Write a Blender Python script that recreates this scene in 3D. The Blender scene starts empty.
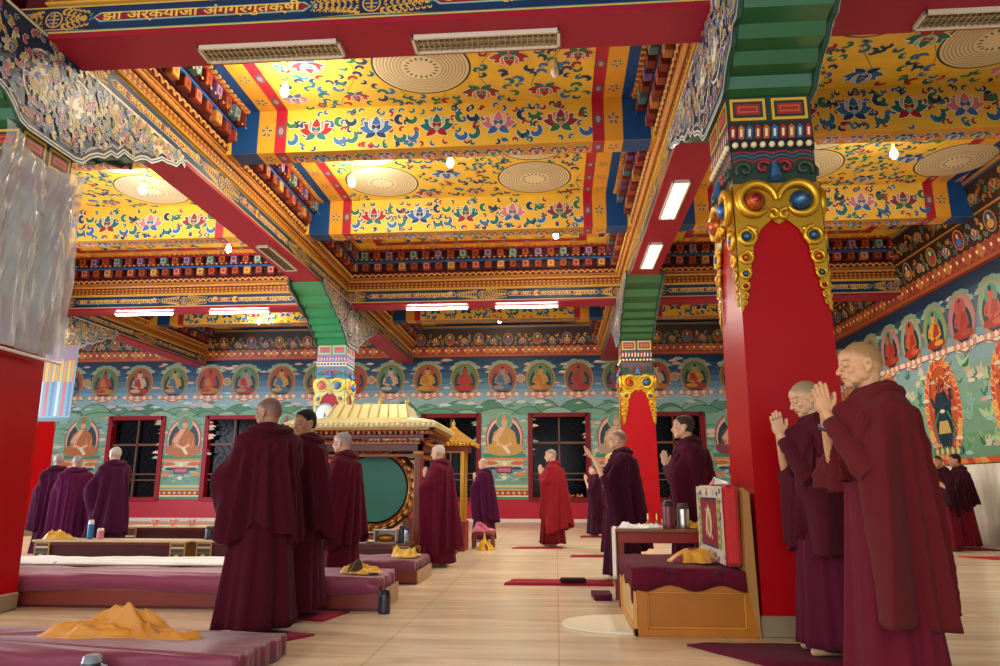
import bpy, math, random
import numpy as np
from mathutils import Vector, Matrix
PI = math.pi
SC = bpy.context.scene
COL = SC.collection

# ------------------------------------------------------------------ camera
cam_data = bpy.data.cameras.new('camera')
cam_data.sensor_width = 36.0
cam_data.lens = 708.58 / 1000 * 36.0
cam_data.clip_end = 200
cam = bpy.data.objects.new('camera', cam_data)
COL.objects.link(cam)
_p, _y = 0.216691, 0.0772609
_fw = Vector((-math.sin(_y) * math.cos(_p), math.cos(_y) * math.cos(_p), math.sin(_p)))
_r = Vector((math.cos(_y), math.sin(_y), 0))
_u = _r.cross(_fw)
_m = Matrix.Identity(4)
for _i in range(3):
    _m[_i][0], _m[_i][1], _m[_i][2] = _r[_i], _u[_i], -_fw[_i]
_m[2][3] = 1.05
cam.matrix_world = _m
SC.camera = cam

# ------------------------------------------------------------------ world and exposure
world = bpy.data.worlds.new('world')
SC.world = world
world.use_nodes = True
_bg = world.node_tree.nodes['Background']
_bg.inputs[0].default_value = (0.82, 0.88, 1.0, 1)
_bg.inputs[1].default_value = 0.7
vs = SC.view_settings
vs.view_transform = 'Standard'
vs.look = 'None'
vs.gamma = 1.0
vs.use_curve_mapping = False
vs.exposure = 0.92


def lamp_area(name, loc, size, energy, color, rot=(0, 0, 0)):
    d = bpy.data.lights.new(name, 'AREA')
    d.shape = 'RECTANGLE'
    d.size, d.size_y = size
    d.energy = energy
    d.color = color
    o = bpy.data.objects.new(name, d)
    o.location = loc
    o.rotation_euler = rot
    COL.objects.link(o)
    return o


def lamp_point(name, loc, r, energy, color):
    d = bpy.data.lights.new(name, 'POINT')
    d.shadow_soft_size = r
    d.energy = energy
    d.color = color
    o = bpy.data.objects.new(name, d)
    o.location = loc
    COL.objects.link(o)
    return o


# added fill lamps with no visible source, behind the camera and at the left
lamp_area('rear_fill_light', (-3.5, -4.0, 2.6), (9.0, 3.4), 230, (0.95, 0.97, 1.0), (math.radians(84), 0, math.radians(6)))
lamp_area('left_fill_light', (-17.5, 9.0, 2.6), (10.0, 3.4), 900, (0.8, 0.86, 1.0), (math.radians(90), 0, math.radians(-90)))

# ------------------------------------------------------------------ colour and material helpers


def lin(c):
    if isinstance(c, str):
        c = c.lstrip('#')
        c = [int(c[i:i + 2], 16) / 255 for i in (0, 2, 4)]
    return tuple(x / 12.92 if x <= 0.04045 else ((x + 0.055) / 1.055) ** 2.4 for x in c[:3]) + (1.0,)


_mats = {}


def mat(name, rough=0.5, metal=0.0, bump=0.0, bscale=60.0, var=0.08, vscale=6.0, sheen=0.0, coat=0.0, spec=0.5, trans=0.0, sss=0.0, alpha=1.0):
    """Paint, cloth, metal ...: the colour comes from the mesh's colour attribute, with a little procedural wear."""
    if name in _mats:
        return _mats[name]
    m = bpy.data.materials.new(name)
    m.use_nodes = True
    nt = m.node_tree
    N, L = nt.nodes, nt.links
    b = N['Principled BSDF']
    at = N.new('ShaderNodeAttribute')
    at.attribute_name = 'Col'
    tc = N.new('ShaderNodeTexCoord')
    nz = N.new('ShaderNodeTexNoise')
    nz.inputs['Scale'].default_value = vscale
    nz.inputs['Detail'].default_value = 4
    L.new(tc.outputs['Object'], nz.inputs['Vector'])
    mr = N.new('ShaderNodeMapRange')
    mr.inputs['To Min'].default_value = 1 - var
    mr.inputs['To Max'].default_value = 1 + var
    L.new(nz.outputs['Fac'], mr.inputs['Value'])
    mx = N.new('ShaderNodeVectorMath')
    mx.operation = 'SCALE'
    L.new(at.outputs['Color'], mx.inputs[0])
    L.new(mr.outputs['Result'], mx.inputs['Scale'])
    L.new(mx.outputs['Vector'], b.inputs['Base Color'])
    b.inputs['Roughness'].default_value = rough
    b.inputs['Metallic'].default_value = metal
    b.inputs['Specular IOR Level'].default_value = spec
    b.inputs['Sheen Weight'].default_value = sheen
    b.inputs['Coat Weight'].default_value = coat
    b.inputs['Coat Roughness'].default_value = 0.12
    b.inputs['Transmission Weight'].default_value = trans
    b.inputs['Alpha'].default_value = alpha
    if sss:
        b.inputs['Subsurface Weight'].default_value = sss
        b.inputs['Subsurface Radius'].default_value = (0.02, 0.008, 0.004)
        b.inputs['Subsurface Scale'].default_value = 0.5
    if bump:
        n2 = N.new('ShaderNodeTexNoise')
        n2.inputs['Scale'].default_value = bscale
        n2.inputs['Detail'].default_value = 3
        L.new(tc.outputs['Object'], n2.inputs['Vector'])
        bp = N.new('ShaderNodeBump')
        bp.inputs['Strength'].default_value = bump
        bp.inputs['Distance'].default_value = 0.01
        L.new(n2.outputs['Fac'], bp.inputs['Height'])
        L.new(bp.outputs['Normal'], b.inputs['Normal'])
    _mats[name] = m
    return m


def emit(name, color, strength):
    if name in _mats:
        return _mats[name]
    m = bpy.data.materials.new(name)
    m.use_nodes = True
    b = m.node_tree.nodes['Principled BSDF']
    b.inputs['Base Color'].default_value = lin(color)
    b.inputs['Emission Color'].default_value = lin(color)
    b.inputs['Emission Strength'].default_value = strength
    _mats[name] = m
    return m


PAINT = mat('painted_surface', 0.42, var=0.10, vscale=5, spec=0.35)
LACQ = mat('gloss_lacquer', 0.36, var=0.05, vscale=1.5, spec=0.15)
CLOTH = mat('woven_cloth', 0.92, var=0.10, vscale=9, bump=0.25, bscale=420, sheen=0.03, spec=0.12)
SILK = mat('silk_cloth', 0.5, var=0.12, vscale=12, bump=0.2, bscale=90, sheen=0.2, spec=0.4)
SKIN = mat('skin', 0.5, var=0.05, vscale=20, sss=0.12, spec=0.35)
HAIR = mat('short_hair', 0.75, var=0.2, vscale=300, bump=0.4, bscale=500, spec=0.2)
GOLD = mat('gilded_metal', 0.32, metal=0.75, var=0.12, vscale=14)
METAL = mat('brushed_metal', 0.25, metal=0.9, var=0.05)
WOOD = mat('varnished_wood', 0.38, var=0.16, vscale=4, coat=0.06, spec=.3, bump=0.05, bscale=30)
PLASTIC = mat('plastic', 0.35, var=0.02)
STONE = mat('stone_skirting', 0.35, var=0.1, vscale=8)


def prop(o, label=None, cat=None, group=None, kind=None):
    if label:
        o['label'] = label
    if cat:
        o['category'] = cat
    if group:
        o['group'] = group
    if kind:
        o['kind'] = kind
    return o


def empty(name, loc=(0, 0, 0), rz=0.0, label=None, cat=None, group=None, kind=None):
    o = bpy.data.objects.new(name, None)
    o.location = loc
    o.rotation_euler = (0, 0, rz)
    o.empty_display_size = 0.1
    COL.objects.link(o)
    return prop(o, label, cat, group, kind)


def copy_tree(o, parent=None):
    c = o.copy()
    COL.objects.link(c)
    c.parent = parent
    for ch in list(o.children):
        copy_tree(ch, c)
    return c


class MB:
    """Collects faces with a colour each and links them as ONE mesh object."""

    def __init__(self):
        self.v, self.f, self.c, self.s = [], [], [], []

    def add(self, vs_, fs, col, smooth=False):
        b = len(self.v)
        self.v.extend([tuple(p) for p in vs_])
        if isinstance(col, (str, tuple)):
            cc = lin(col) if isinstance(col, str) else col
            cols = [cc] * len(fs)
        else:
            cols = col
        for f, c in zip(fs, cols):
            self.f.append([i + b for i in f])
            self.c.append(c)
            self.s.append(smooth)
        return self

    def box(self, lo, hi, col, bev=0.0, M=None):
        x0, y0, z0 = lo
        x1, y1, z1 = hi
        if x1 < x0: x0, x1 = x1, x0
        if y1 < y0: y0, y1 = y1, y0
        if z1 < z0: z0, z1 = z1, z0
        b = min(bev, (x1 - x0) * .45, (y1 - y0) * .45, (z1 - z0) * .45)
        if b <= 0:
            V = [(x, y, z) for z in (z0, z1) for y in (y0, y1) for x in (x0, x1)]
            F = [(0, 2, 3, 1), (4, 5, 7, 6), (0, 1, 5, 4), (2, 6, 7, 3), (0, 4, 6, 2), (1, 3, 7, 5)]
        else:
            V, ids = [], {}
            xs, ys, zs = (x0, x1), (y0, y1), (z0, z1)
            sg = (1, -1)
            for i in (0, 1):
                for j in (0, 1):
                    for k in (0, 1):
                        for a in range(3):
                            p = [xs[i], ys[j], zs[k]]
                            for q, idx in ((0, i), (1, j), (2, k)):
                                if q != a:
                                    p[q] += sg[idx] * b
                            ids[(i, j, k, a)] = len(V)
                            V.append(tuple(p))
            F = []
            for a in range(3):
                o1, o2 = [q for q in range(3) if q != a]
                for s in (0, 1):
                    f = []
                    for t in ((0, 0), (1, 0), (1, 1), (0, 1)):
                        key = [0, 0, 0]
                        key[a] = s
                        key[o1], key[o2] = t
                        f.append(ids[(*key, a)])
                    F.append(f)
            for a in range(3):          # edges along axis a
                o1, o2 = [q for q in range(3) if q != a]
                for t in ((0, 0), (1, 0), (1, 1), (0, 1)):
                    k0, k1 = [0, 0, 0], [0, 0, 0]
                    k0[o1], k0[o2] = t
                    k1[o1], k1[o2] = t
                    k1[a] = 1
                    F.append([ids[(*k0, o1)], ids[(*k1, o1)], ids[(*k1, o2)], ids[(*k0, o2)]])
            for i in (0, 1):
                for j in (0, 1):
                    for k in (0, 1):
                        F.append([ids[(i, j, k, a)] for a in range(3)])
        if M is not None:
            V = [M @ Vector(p) for p in V]
        return self.add(V, F, col)

    def loft(self, rings, col, caps=True, closed=True, smooth=True):
        n = len(rings[0])
        V = [p for r in rings for p in r]
        F = []
        for i in range(len(rings) - 1):
            for j in range(n if closed else n - 1):
                k = (j + 1) % n
                F.append((i * n + j, i * n + k, (i + 1) * n + k, (i + 1) * n + j))
        if isinstance(col, list):
            cols = []
            for i in range(len(rings) - 1):
                cols += [col[i]] * (n if closed else n - 1)
            self.add(V, F, cols, smooth)
            c0, c1 = col[0], col[-1]
        else:
            self.add(V, F, col, smooth)
            c0 = c1 = col
        if caps:
            self.add(rings[0], [list(range(n))[::-1]], c0 if isinstance(c0, (str, tuple)) else [c0])
            self.add(rings[-1], [list(range(n))], c1 if isinstance(c1, (str, tuple)) else [c1])
        return self

    def lathe(self, c, prof, col, n=20, axis='z', caps=True, smooth=True, arc=None):
        rings = []
        for r, h in prof:
            ring = []
            for k in range(n):
                a = 2 * PI * k / n
                x, y = r * math.cos(a), r * math.sin(a)
                p = {'z': (x, y, h), 'y': (x, h, y), 'x': (h, x, y)}[axis]
                ring.append((c[0] + p[0], c[1] + p[1], c[2] + p[2]))
            rings.append(ring)
        return self.loft(rings, col, caps, True, smooth)

    def tube(self, pts, rad, col, n=8, caps=True, smooth=True, closed=False):
        pts = [Vector(p) for p in pts]
        rad = rad if hasattr(rad, '__len__') else [rad] * len(pts)
        rings = []
        prev = None
        m = len(pts)
        for i, p in enumerate(pts):
            if closed:
                t = pts[(i + 1) % m] - pts[i - 1]
            else:
                t = (pts[min(i + 1, m - 1)] - pts[max(i - 1, 0)])
            t = t.normalized() if t.length > 1e-9 else Vector((0, 0, 1))
            if prev is None:
                a = Vector((0, 0, 1)) if abs(t.z) < .9 else Vector((1, 0, 0))
                nrm = t.cross(a).normalized()
            else:
                nrm = (prev - t * prev.dot(t))
                nrm = nrm.normalized() if nrm.length > 1e-6 else prev
            prev = nrm
            bn = t.cross(nrm)
            rings.append([tuple(p + (nrm * math.cos(2 * PI * k / n) + bn * math.sin(2 * PI * k / n)) * rad[i]) for k in range(n)])
        if closed:
            rings.append(rings[0])
            caps = False
        return self.loft(rings, col, caps, True, smooth)

    def ball(self, c, r, col, n=12, M=None):
        rx, ry, rz = r if hasattr(r, '__len__') else (r, r, r)
        V, F = [], []
        rows = max(6, n // 2 + 2)
        for i in range(rows + 1):
            ph = PI * i / rows
            for k in range(n):
                a = 2 * PI * k / n
                p = Vector((rx * math.sin(ph) * math.cos(a), ry * math.sin(ph) * math.sin(a), rz * math.cos(ph)))
                if M is not None:
                    p = M @ p
                V.append((c[0] + p.x, c[1] + p.y, c[2] + p.z))
        for i in range(rows):
            for k in range(n):
                j = (k + 1) % n
                F.append((i * n + k, (i + 1) * n + k, (i + 1) * n + j, i * n + j))
        return self.add(V, F, col, True)

    def build(self, name, m, parent=None, loc=None):
        me = bpy.data.meshes.new(name)
        me.from_pydata(self.v, [], self.f)
        me.materials.append(m)
        me.polygons.foreach_set('use_smooth', self.s)
        ca = me.color_attributes.new('Col', 'FLOAT_COLOR', 'CORNER')
        arr = np.empty((len(me.loops), 4), dtype=np.float32)
        cnt = np.array([len(f) for f in self.f])
        arr[:] = np.repeat(np.array(self.c, dtype=np.float32), cnt, axis=0)
        ca.data.foreach_set('color', arr.ravel())
        me.update()
        o = bpy.data.objects.new(name, me)
        COL.objects.link(o)
        if parent is not None:
            o.parent = parent
        if loc is not None:
            o.location = loc
        return o


def grid_mesh(name, P, col, m, parent=None, wrap=False, smooth=True, thick=0.0):
    """P: (rows, cols, 3) array of points; col: one colour or (rows, cols, 4)."""
    R, Cn = P.shape[:2]
    me = bpy.data.meshes.new(name)
    V = P.reshape(-1, 3)
    F = []
    for i in range(R - 1):
        for j in range(Cn if wrap else Cn - 1):
            k = (j + 1) % Cn
            F.append((i * Cn + j, i * Cn + k, (i + 1) * Cn + k, (i + 1) * Cn + j))
    me.from_pydata(V.tolist(), [], F)
    me.materials.append(m)
    me.polygons.foreach_set('use_smooth', [smooth] * len(F))
    ca = me.color_attributes.new('Col', 'FLOAT_COLOR', 'POINT')
    if isinstance(col, (str, tuple)):
        c = np.tile(np.array(lin(col) if isinstance(col, str) else col, dtype=np.float32), (len(V), 1))
    else:
        c = np.asarray(col, dtype=np.float32).reshape(-1, 4)
    ca.data.foreach_set('color', c.ravel())
    me.update()
    o = bpy.data.objects.new(name, me)
    COL.objects.link(o)
    if parent is not None:
        o.parent = parent
    if thick:
        md = o.modifiers.new('thickness', 'SOLIDIFY')
        md.thickness = thick
        md.offset = -1
    return o


# ------------------------------------------------------------------ painted ornament: flat shapes laid on real surfaces
class Art:
    def __init__(self):
        self.p = []

    def poly(self, pts, col, layer=1):
        self.k = (getattr(self, 'k', 0) + 1) % 41
        self.p.append((pts, lin(col) if isinstance(col, str) else col, layer + self.k * .022))

    def rect(self, u0, v0, u1, v1, col, layer=0):
        self.poly([(u0, v0), (u1, v0), (u1, v1), (u0, v1)], col, layer)

    def ell(self, cx, cy, a, b, col, layer=1, n=18, rot=0.0, t0=0.0, t1=2 * PI):
        c, s = math.cos(rot), math.sin(rot)
        full = abs(t1 - t0 - 2 * PI) < 1e-6
        pts = []
        for k in range(n + (0 if full else 1)):
            t = t0 + (t1 - t0) * k / n
            x, y = a * math.cos(t), b * math.sin(t)
            pts.append((cx + x * c - y * s, cy + x * s + y * c))
        self.poly(pts, col, layer)

    def stroke(self, pts, w, col, layer=1):
        n = len(pts)
        L, R = [], []
        for i, (x, y) in enumerate(pts):
            x0, y0 = pts[max(i - 1, 0)]
            x1, y1 = pts[min(i + 1, n - 1)]
            dx, dy = x1 - x0, y1 - y0
            d = math.hypot(dx, dy) or 1
            ww = (w(i / (n - 1)) if callable(w) else w) / 2
            L.append((x - dy / d * ww, y + dx / d * ww))
            R.append((x + dy / d * ww, y - dx / d * ww))
        for i in range(n - 1):
            self.poly([R[i], R[i + 1], L[i + 1], L[i]], col, layer)

    def ribbon(self, pts, w, col, layer=1):
        n = len(pts)
        L, R = [], []
        for i, (x, y) in enumerate(pts):
            x0, y0 = pts[max(i - 1, 0)]
            x1, y1 = pts[min(i + 1, n - 1)]
            dx, dy = x1 - x0, y1 - y0
            d = math.hypot(dx, dy) or 1
            ww = (w(i / (n - 1)) if callable(w) else w) / 2
            L.append((x - dy / d * ww, y + dx / d * ww))
            R.append((x + dy / d * ww, y - dx / d * ww))
        self.poly(R + L[::-1], col, layer)

    def curl(self, cx, cy, s, ang, col, layer=2, flip=1, out='#efe3bd', n=9, turn=4.2):
        pts = []
        for i in range(n):
            t = i / (n - 1)
            a = ang + flip * t * turn
            r = s * (0.95 - 0.72 * t)
            pts.append((cx + r * math.cos(a), cy + r * math.sin(a)))
        wf = lambda t: s * (0.12 + 0.62 * math.sin(PI * min(1, t * 0.9 + 0.12)) ** 1.2)
        if out:
            self.ribbon(pts, lambda t: wf(t) + s * 0.2, out, layer)
        self.ribbon(pts, wf, col, layer + 1)

    def petal(self, cx, cy, l, w, ang, col, layer=2, out='#efe3bd', n=5):
        def sh(l, w, o=0.0):
            pts = []
            for i in range(n + 1):
                t = i / n
                pts.append((t * l - o, w / 2 * math.sin(PI * t ** 0.8) ** 0.9 if 0 < t < 1 else 0))
            for i in range(n - 1, 0, -1):
                t = i / n
                pts.append((t * l - o, -w / 2 * math.sin(PI * t ** 0.8) ** 0.9))
            c, s = math.cos(ang), math.sin(ang)
            return [(cx + x * c - y * s, cy + x * s + y * c) for x, y in pts]
        if out:
            self.poly(sh(l * 1.1, w * 1.25, l * .03), out, layer)
        self.poly(sh(l, w), col, layer + 1)
        return self

    def lotus(self, cx, cy, s, c1, c2, c3, layer=2, rot=0.0, out='#efe3bd'):
        for a, l in ((-1.35, 1.0), (1.35, 1.0), (-0.9, .95), (.9, .95)):
            self.petal(cx, cy, s * l, s * .5, PI / 2 + a + rot, c1, layer, out)
        for a in (-2.2, 2.2):
            self.petal(cx, cy, s * .75, s * .4, PI / 2 + a + rot, c3, layer, out)
        for a in (-.48, .48):
            self.petal(cx, cy, s * .85, s * .46, PI / 2 + a + rot, c2, layer + 2, out)
        self.petal(cx, cy, s * .9, s * .5, PI / 2 + rot, c1, layer + 4, out)
        for a in (-.55, .55):
            self.petal(cx, cy, s * .45, s * .28, PI / 2 + a + rot, c3, layer + 6, out)
        self.ell(cx, cy, s * .16, s * .16, c2, layer + 8, 10)

    def cloud(self, cx, cy, s, col, layer=2, out=None, sq=.55):
        rs = [(-.9, 0, .5), (-.35, .25, .6), (.3, .2, .65), (.9, 0, .48), (0, -.15, .6)]
        for dx, dy, r in rs:
            if out:
                self.ell(cx + dx * s, cy + dy * s * sq, r * s + .012, (r * s) * sq + .012, out, layer, 12)
        for dx, dy, r in rs:
            self.ell(cx + dx * s, cy + dy * s * sq, r * s, r * s * sq, col, layer + 1, 12)
        self.ribbon([(cx - 1.9 * s, cy - .22 * s), (cx, cy - .3 * s), (cx + 1.8 * s, cy - .1 * s)], lambda t: s * .18 * math.sin(PI * t) + .004, col, layer + 1)

    def arr(self, fn, dz=0.0012):
        V, F, C = [], [], []
        for pts, c, l in self.p:
            b = len(V)
            for (u, v) in pts:
                V.append(fn(u, v, l * dz))
            F.append(list(range(b, b + len(pts))))
            C.append(c)
        return V, F, C

    def build(self, name, fn, m=None, parent=None, dz=0.0012):
        mb = MB()
        self.into(mb, fn, dz)
        return mb.build(name, m or PAINT, parent)

    def into(self, mb, fn, dz=0.0012):
        V, F, C = self.arr(fn, dz)
        b = len(mb.v)
        mb.v.extend(V)
        mb.f.extend([[i + b for i in f] for f in F])
        mb.c.extend(C)
        mb.s.extend([False] * len(F))
        return mb


_glyph = {}


def text_polys(s):
    """Outline polygons of a line of writing, one unit high, centred."""
    if s in _glyph:
        return _glyph[s]
    cu = bpy.data.curves.new('writing', 'FONT')
    cu.body = s
    cu.resolution_u = 2
    cu.offset = 0.02
    o = bpy.data.objects.new('writing', cu)
    COL.objects.link(o)
    dg = bpy.context.evaluated_depsgraph_get()
    me = o.evaluated_get(dg).to_mesh()
    vs_ = [(v.co.x, v.co.y) for v in me.vertices]
    ps = [[vs_[i] for i in p.vertices] for p in me.polygons]
    o.evaluated_get(dg).to_mesh_clear()
    bpy.data.objects.remove(o)
    bpy.data.curves.remove(cu)
    xs = [p[0] for p in vs_] or [0]
    ys = [p[1] for p in vs_] or [0]
    cx, cy, w, h = (min(xs) + max(xs)) / 2, (min(ys) + max(ys)) / 2, max(xs) - min(xs), max(ys) - min(ys)
    ps = [[((x - cx) / h, (y - cy) / h) for x, y in p] for p in ps]
    _glyph[s] = (ps, w / h)
    return _glyph[s]


def write(art, s, cx, cy, w, h, col, layer, mirror=False):
    ps, asp = text_polys(s)
    for p in ps:
        q = [(cx + x / asp * w, cy + y * h) for x, y in p]
        art.poly(q, col, layer)
# ------------------------------------------------------------------ room dimensions (metres)
XC = [-19.6, -12.5, -5.13, 1.85]          # column rows
XW = 7.9                                    # right wall
YB = [-4.2, 5.97, 16.14]                    # beam lines
YW = 23.8                                   # far wall
ZB, ZC = 5.28, 6.55                         # beam underside, ceiling
RED, TEAL, NAVY = '#a81f2c', '#1c6f74', '#173a66'
YEL, ORG, GRN, PNK, BLU = '#f0c244', '#c8552a', '#2d7a4c', '#cf7f93', '#2f6fb4'
CREAM, GLD, MAR = '#efe3bd', '#c9952f', '#7c1622'


# floor ---------------------------------------------------------------
def floor_material():
    m = bpy.data.materials.new('polished_marble_tiles')
    m.use_nodes = True
    nt = m.node_tree
    N, L = nt.nodes, nt.links
    b = N['Principled BSDF']
    tc = N.new('ShaderNodeTexCoord')
    mp = N.new('ShaderNodeMapping')
    mp.inputs['Scale'].default_value = (0.35, 2.6, 1)
    L.new(tc.outputs['Object'], mp.inputs['Vector'])
    nz = N.new('ShaderNodeTexNoise')
    nz.inputs['Scale'].default_value = 2.2
    nz.inputs['Detail'].default_value = 6
    nz.inputs['Distortion'].default_value = 0.8
    L.new(mp.outputs['Vector'], nz.inputs['Vector'])
    cr = N.new('ShaderNodeValToRGB')
    cr.color_ramp.elements[0].position = 0.3
    cr.color_ramp.elements[0].color = lin('#cbb08a')
    cr.color_ramp.elements[1].position = 0.68
    cr.color_ramp.elements[1].color = lin('#ecdcbe')
    L.new(nz.outputs['Fac'], cr.inputs['Fac'])
    br = N.new('ShaderNodeTexBrick')
    br.offset = 0.0
    br.inputs['Scale'].default_value = 1.0
    br.inputs['Brick Width'].default_value = 1.2
    br.inputs['Row Height'].default_value = 1.2
    br.inputs['Mortar Size'].default_value = 0.006
    br.inputs['Color1'].default_value = (1, 1, 1, 1)
    br.inputs['Color2'].default_value = (.95, .95, .96, 1)
    br.inputs['Mortar'].default_value = (.72, .68, .62, 1)
    L.new(tc.outputs['Object'], br.inputs['Vector'])
    mx = N.new('ShaderNodeMix')
    mx.data_type = 'RGBA'
    mx.blend_type = 'MULTIPLY'
    mx.inputs[0].default_value = 1
    L.new(cr.outputs['Color'], mx.inputs[6])
    L.new(br.outputs['Color'], mx.inputs[7])
    L.new(mx.outputs[2], b.inputs['Base Color'])
    b.inputs['Roughness'].default_value = 0.22
    b.inputs['Specular IOR Level'].default_value = 0.5
    return m


me = bpy.data.meshes.new('floor')
me.from_pydata([(-19.3, -4.4, 0), (8.1, -4.4, 0), (8.1, 24.1, 0), (-19.3, 24.1, 0),
                (-19.3, -4.4, -.2), (8.1, -4.4, -.2), (8.1, 24.1, -.2), (-19.3, 24.1, -.2)], [],
               [(0, 1, 2, 3), (7, 6, 5, 4), (0, 4, 5, 1), (1, 5, 6, 2), (2, 6, 7, 3), (3, 7, 4, 0)])
me.materials.append(floor_material())
floor = bpy.data.objects.new('floor', me)
COL.objects.link(floor)
prop(floor, kind='structure')

# painted ceiling -----------------------------------------------------
PALS = [(RED, PNK, TEAL), (BLU, '#9db7dd', NAVY), (TEAL, '#8fc0a6', RED), (PNK, '#e9b7a8', BLU), ('#8d3550', PNK, GRN)]
rng = random.Random(7)


def scroll_field(A, u0, v0, u1, v1, avoid=(), cell=.155, lot=.76, l0=1, s0=.09):
    """Curling leaves, vines and lotus blossoms on a flat ground."""
    for k in range(int((u1 - u0) / .7) + 1):
        ph = rng.random() * 6
        uu = u0 + .35 + k * .7
        pts = []
        for i in range(int((v1 - v0) / .12) + 1):
            v = v0 + i * .12
            u = uu + .22 * math.sin(v * 3.1 + ph)
            if u0 < u < u1 and v < v1 and not any(math.hypot(u - a, v - b) < r for a, b, r in avoid):
                pts.append((u, v))
            else:
                if len(pts) > 2:
                    A.stroke(pts, .014, '#7d8f3f', l0)
                pts = []
        if len(pts) > 2:
            A.stroke(pts, .014, '#7d8f3f', l0)
    lots = []
    nu, nv = max(1, int((u1 - u0) / lot)), max(1, int((v1 - v0) / lot))
    for i in range(nu):
        for j in range(nv):
            u = u0 + (i + .5 + (.25 if j % 2 else -.25) * (nv > 1)) * (u1 - u0) / nu
            v = v0 + (j + .5) * (v1 - v0) / nv
            if any(math.hypot(u - a, v - b) < r + .17 for a, b, r in avoid):
                continue
            s = rng.uniform(.2, .29)
            if u - s < u0 or u + s > u1 or v - s < v0 or v + s > v1:
                s = min(u - u0, u1 - u, v - v0, v1 - v) * .95
            if s < .08:
                continue
            lots.append((u, v, s * 1.15))
            A.lotus(u, v, s, *rng.choice(PALS), layer=l0 + 4)
    u = u0 + cell / 2
    while u < u1:
        v = v0 + cell / 2
        while v < v1:
            a, b = u + rng.uniform(-.06, .06), v + rng.uniform(-.06, .06)
            s = s0 * rng.uniform(.75, 1.15)
            ok = u0 + s < a < u1 - s and v0 + s < b < v1 - s
            ok = ok and not any(math.hypot(a - p, b - q) < r + s for p, q, r in avoid) and not any(math.hypot(a - p, b - q) < r + s * .5 for p, q, r in lots)
            if ok and rng.random() < .93:
                A.curl(a, b, s, rng.random() * 6.3, rng.choice([NAVY, TEAL, NAVY, TEAL, GRN, BLU, RED]), l0 + 1, rng.choice([1, -1]), '#d9cf8e', n=7)
            v += cell
        u += cell


def medallion(A, u, v, r, l=2):
    A.ell(u, v, r + .03, r + .03, '#31443f', l, 40)
    A.ell(u, v, r, r, '#e4d6b4', l + 1, 40)
    k = 0
    rr = r * .95
    while rr > r * .42:
        A.ell(u, v, rr, rr, '#b9a888' if k % 2 == 0 else '#e4d6b4', l + 2 + k, 36)
        rr -= .022
        k += 1
    A.ell(u, v, r * .4, r * .4, '#e4d6b4', l + 3 + k, 30)
    for i in range(18):
        a = i * PI / 9
        A.petal(u + r * .27 * math.cos(a), v + r * .27 * math.sin(a), r * .11, r * .045, a, '#4b4a48', l + 4 + k, None)


def stripes_v(A, u, sgn, v0, v1, l=3):
    """Red bar, little flower band and blue edge running along v; u = inner edge of the red bar, sgn = outward direction."""
    a = lambda x: u + sgn * x
    A.rect(min(a(0), a(.17)), v0, max(a(0), a(.17)), v1, '#b3223a', l)
    A.rect(min(a(.17), a(.43)), v0, max(a(.17), a(.43)), v1, '#e5a534', l)
    A.rect(min(a(.43), a(.82)), v0, max(a(.43), a(.82)), v1, '#154a86', l)
    n = max(1, int((v1 - v0) / .5))
    for i in range(n):
        v = v0 + (i + .5) * (v1 - v0) / n
        for k in range(5):
            t = k * 2 * PI / 5
            A.curl(a(.3) + .05 * math.cos(t), v + .06 * math.sin(t), .035, t, [NAVY, RED, TEAL][i % 3], l + 1, 1, CREAM, n=6)
        A.ell(a(.085), v, .06, .09, TEAL, l + 1, 10)
        A.ell(a(.085), v, .035, .055, PNK, l + 2, 10)
    for e, d in ((v0, 1), (v1, -1)):         # pointed tongues at the ends of the blue band
        if v1 - v0 < .8:
            break
        for w, h, c, q in ((.16, .5, '#c94c50', 1), (.11, .38, CREAM, 2), (.08, .3, TEAL, 3)):
            A.poly([(a(.62 - w / 2), e), (a(.62 + w / 2), e), (a(.62 + w * .35), e + d * h * .4), (a(.62), e + d * h), (a(.62 - w * .35), e + d * h * .4)], c, l + q)


def coffer(x0, x1, y0, y1, meds, parent, name='ceiling_panel'):
    A = Art()
    A.rect(x0, y0, x1, y1, YEL, 0)
    fx0, fx1 = x0 + 1.25, x1 - 1.25
    ay0 = y0 + (1.02 if y0 in YB else 0)
    ay1 = y1 - (1.02 if (y1 in YB or y1 == YW) else 0)
    scroll_field(A, fx0, ay0, fx1, ay1, [(a, b, .66) for a, b in meds])
    for a, b in meds:
        medallion(A, a, b, .635)
    stripes_v(A, fx0, -1, ay0, ay1)
    stripes_v(A, fx1, 1, ay0, ay1)
    if ay0 != y0 or ay1 != y1:
        B = Art()
        if ay0 != y0:
            stripes_v(B, ay0, -1, fx0 - .17, fx1 + .17, 3)
        if ay1 != y1:
            stripes_v(B, ay1, 1, fx0 - .17, fx1 + .17, 3)
        for pts, c, l in B.p:
            A.poly([(v, u) for u, v in pts], c, l + 8)
    return A.build(name, lambda u, v, d: (u, v, ZC - d), parent=parent)


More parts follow.
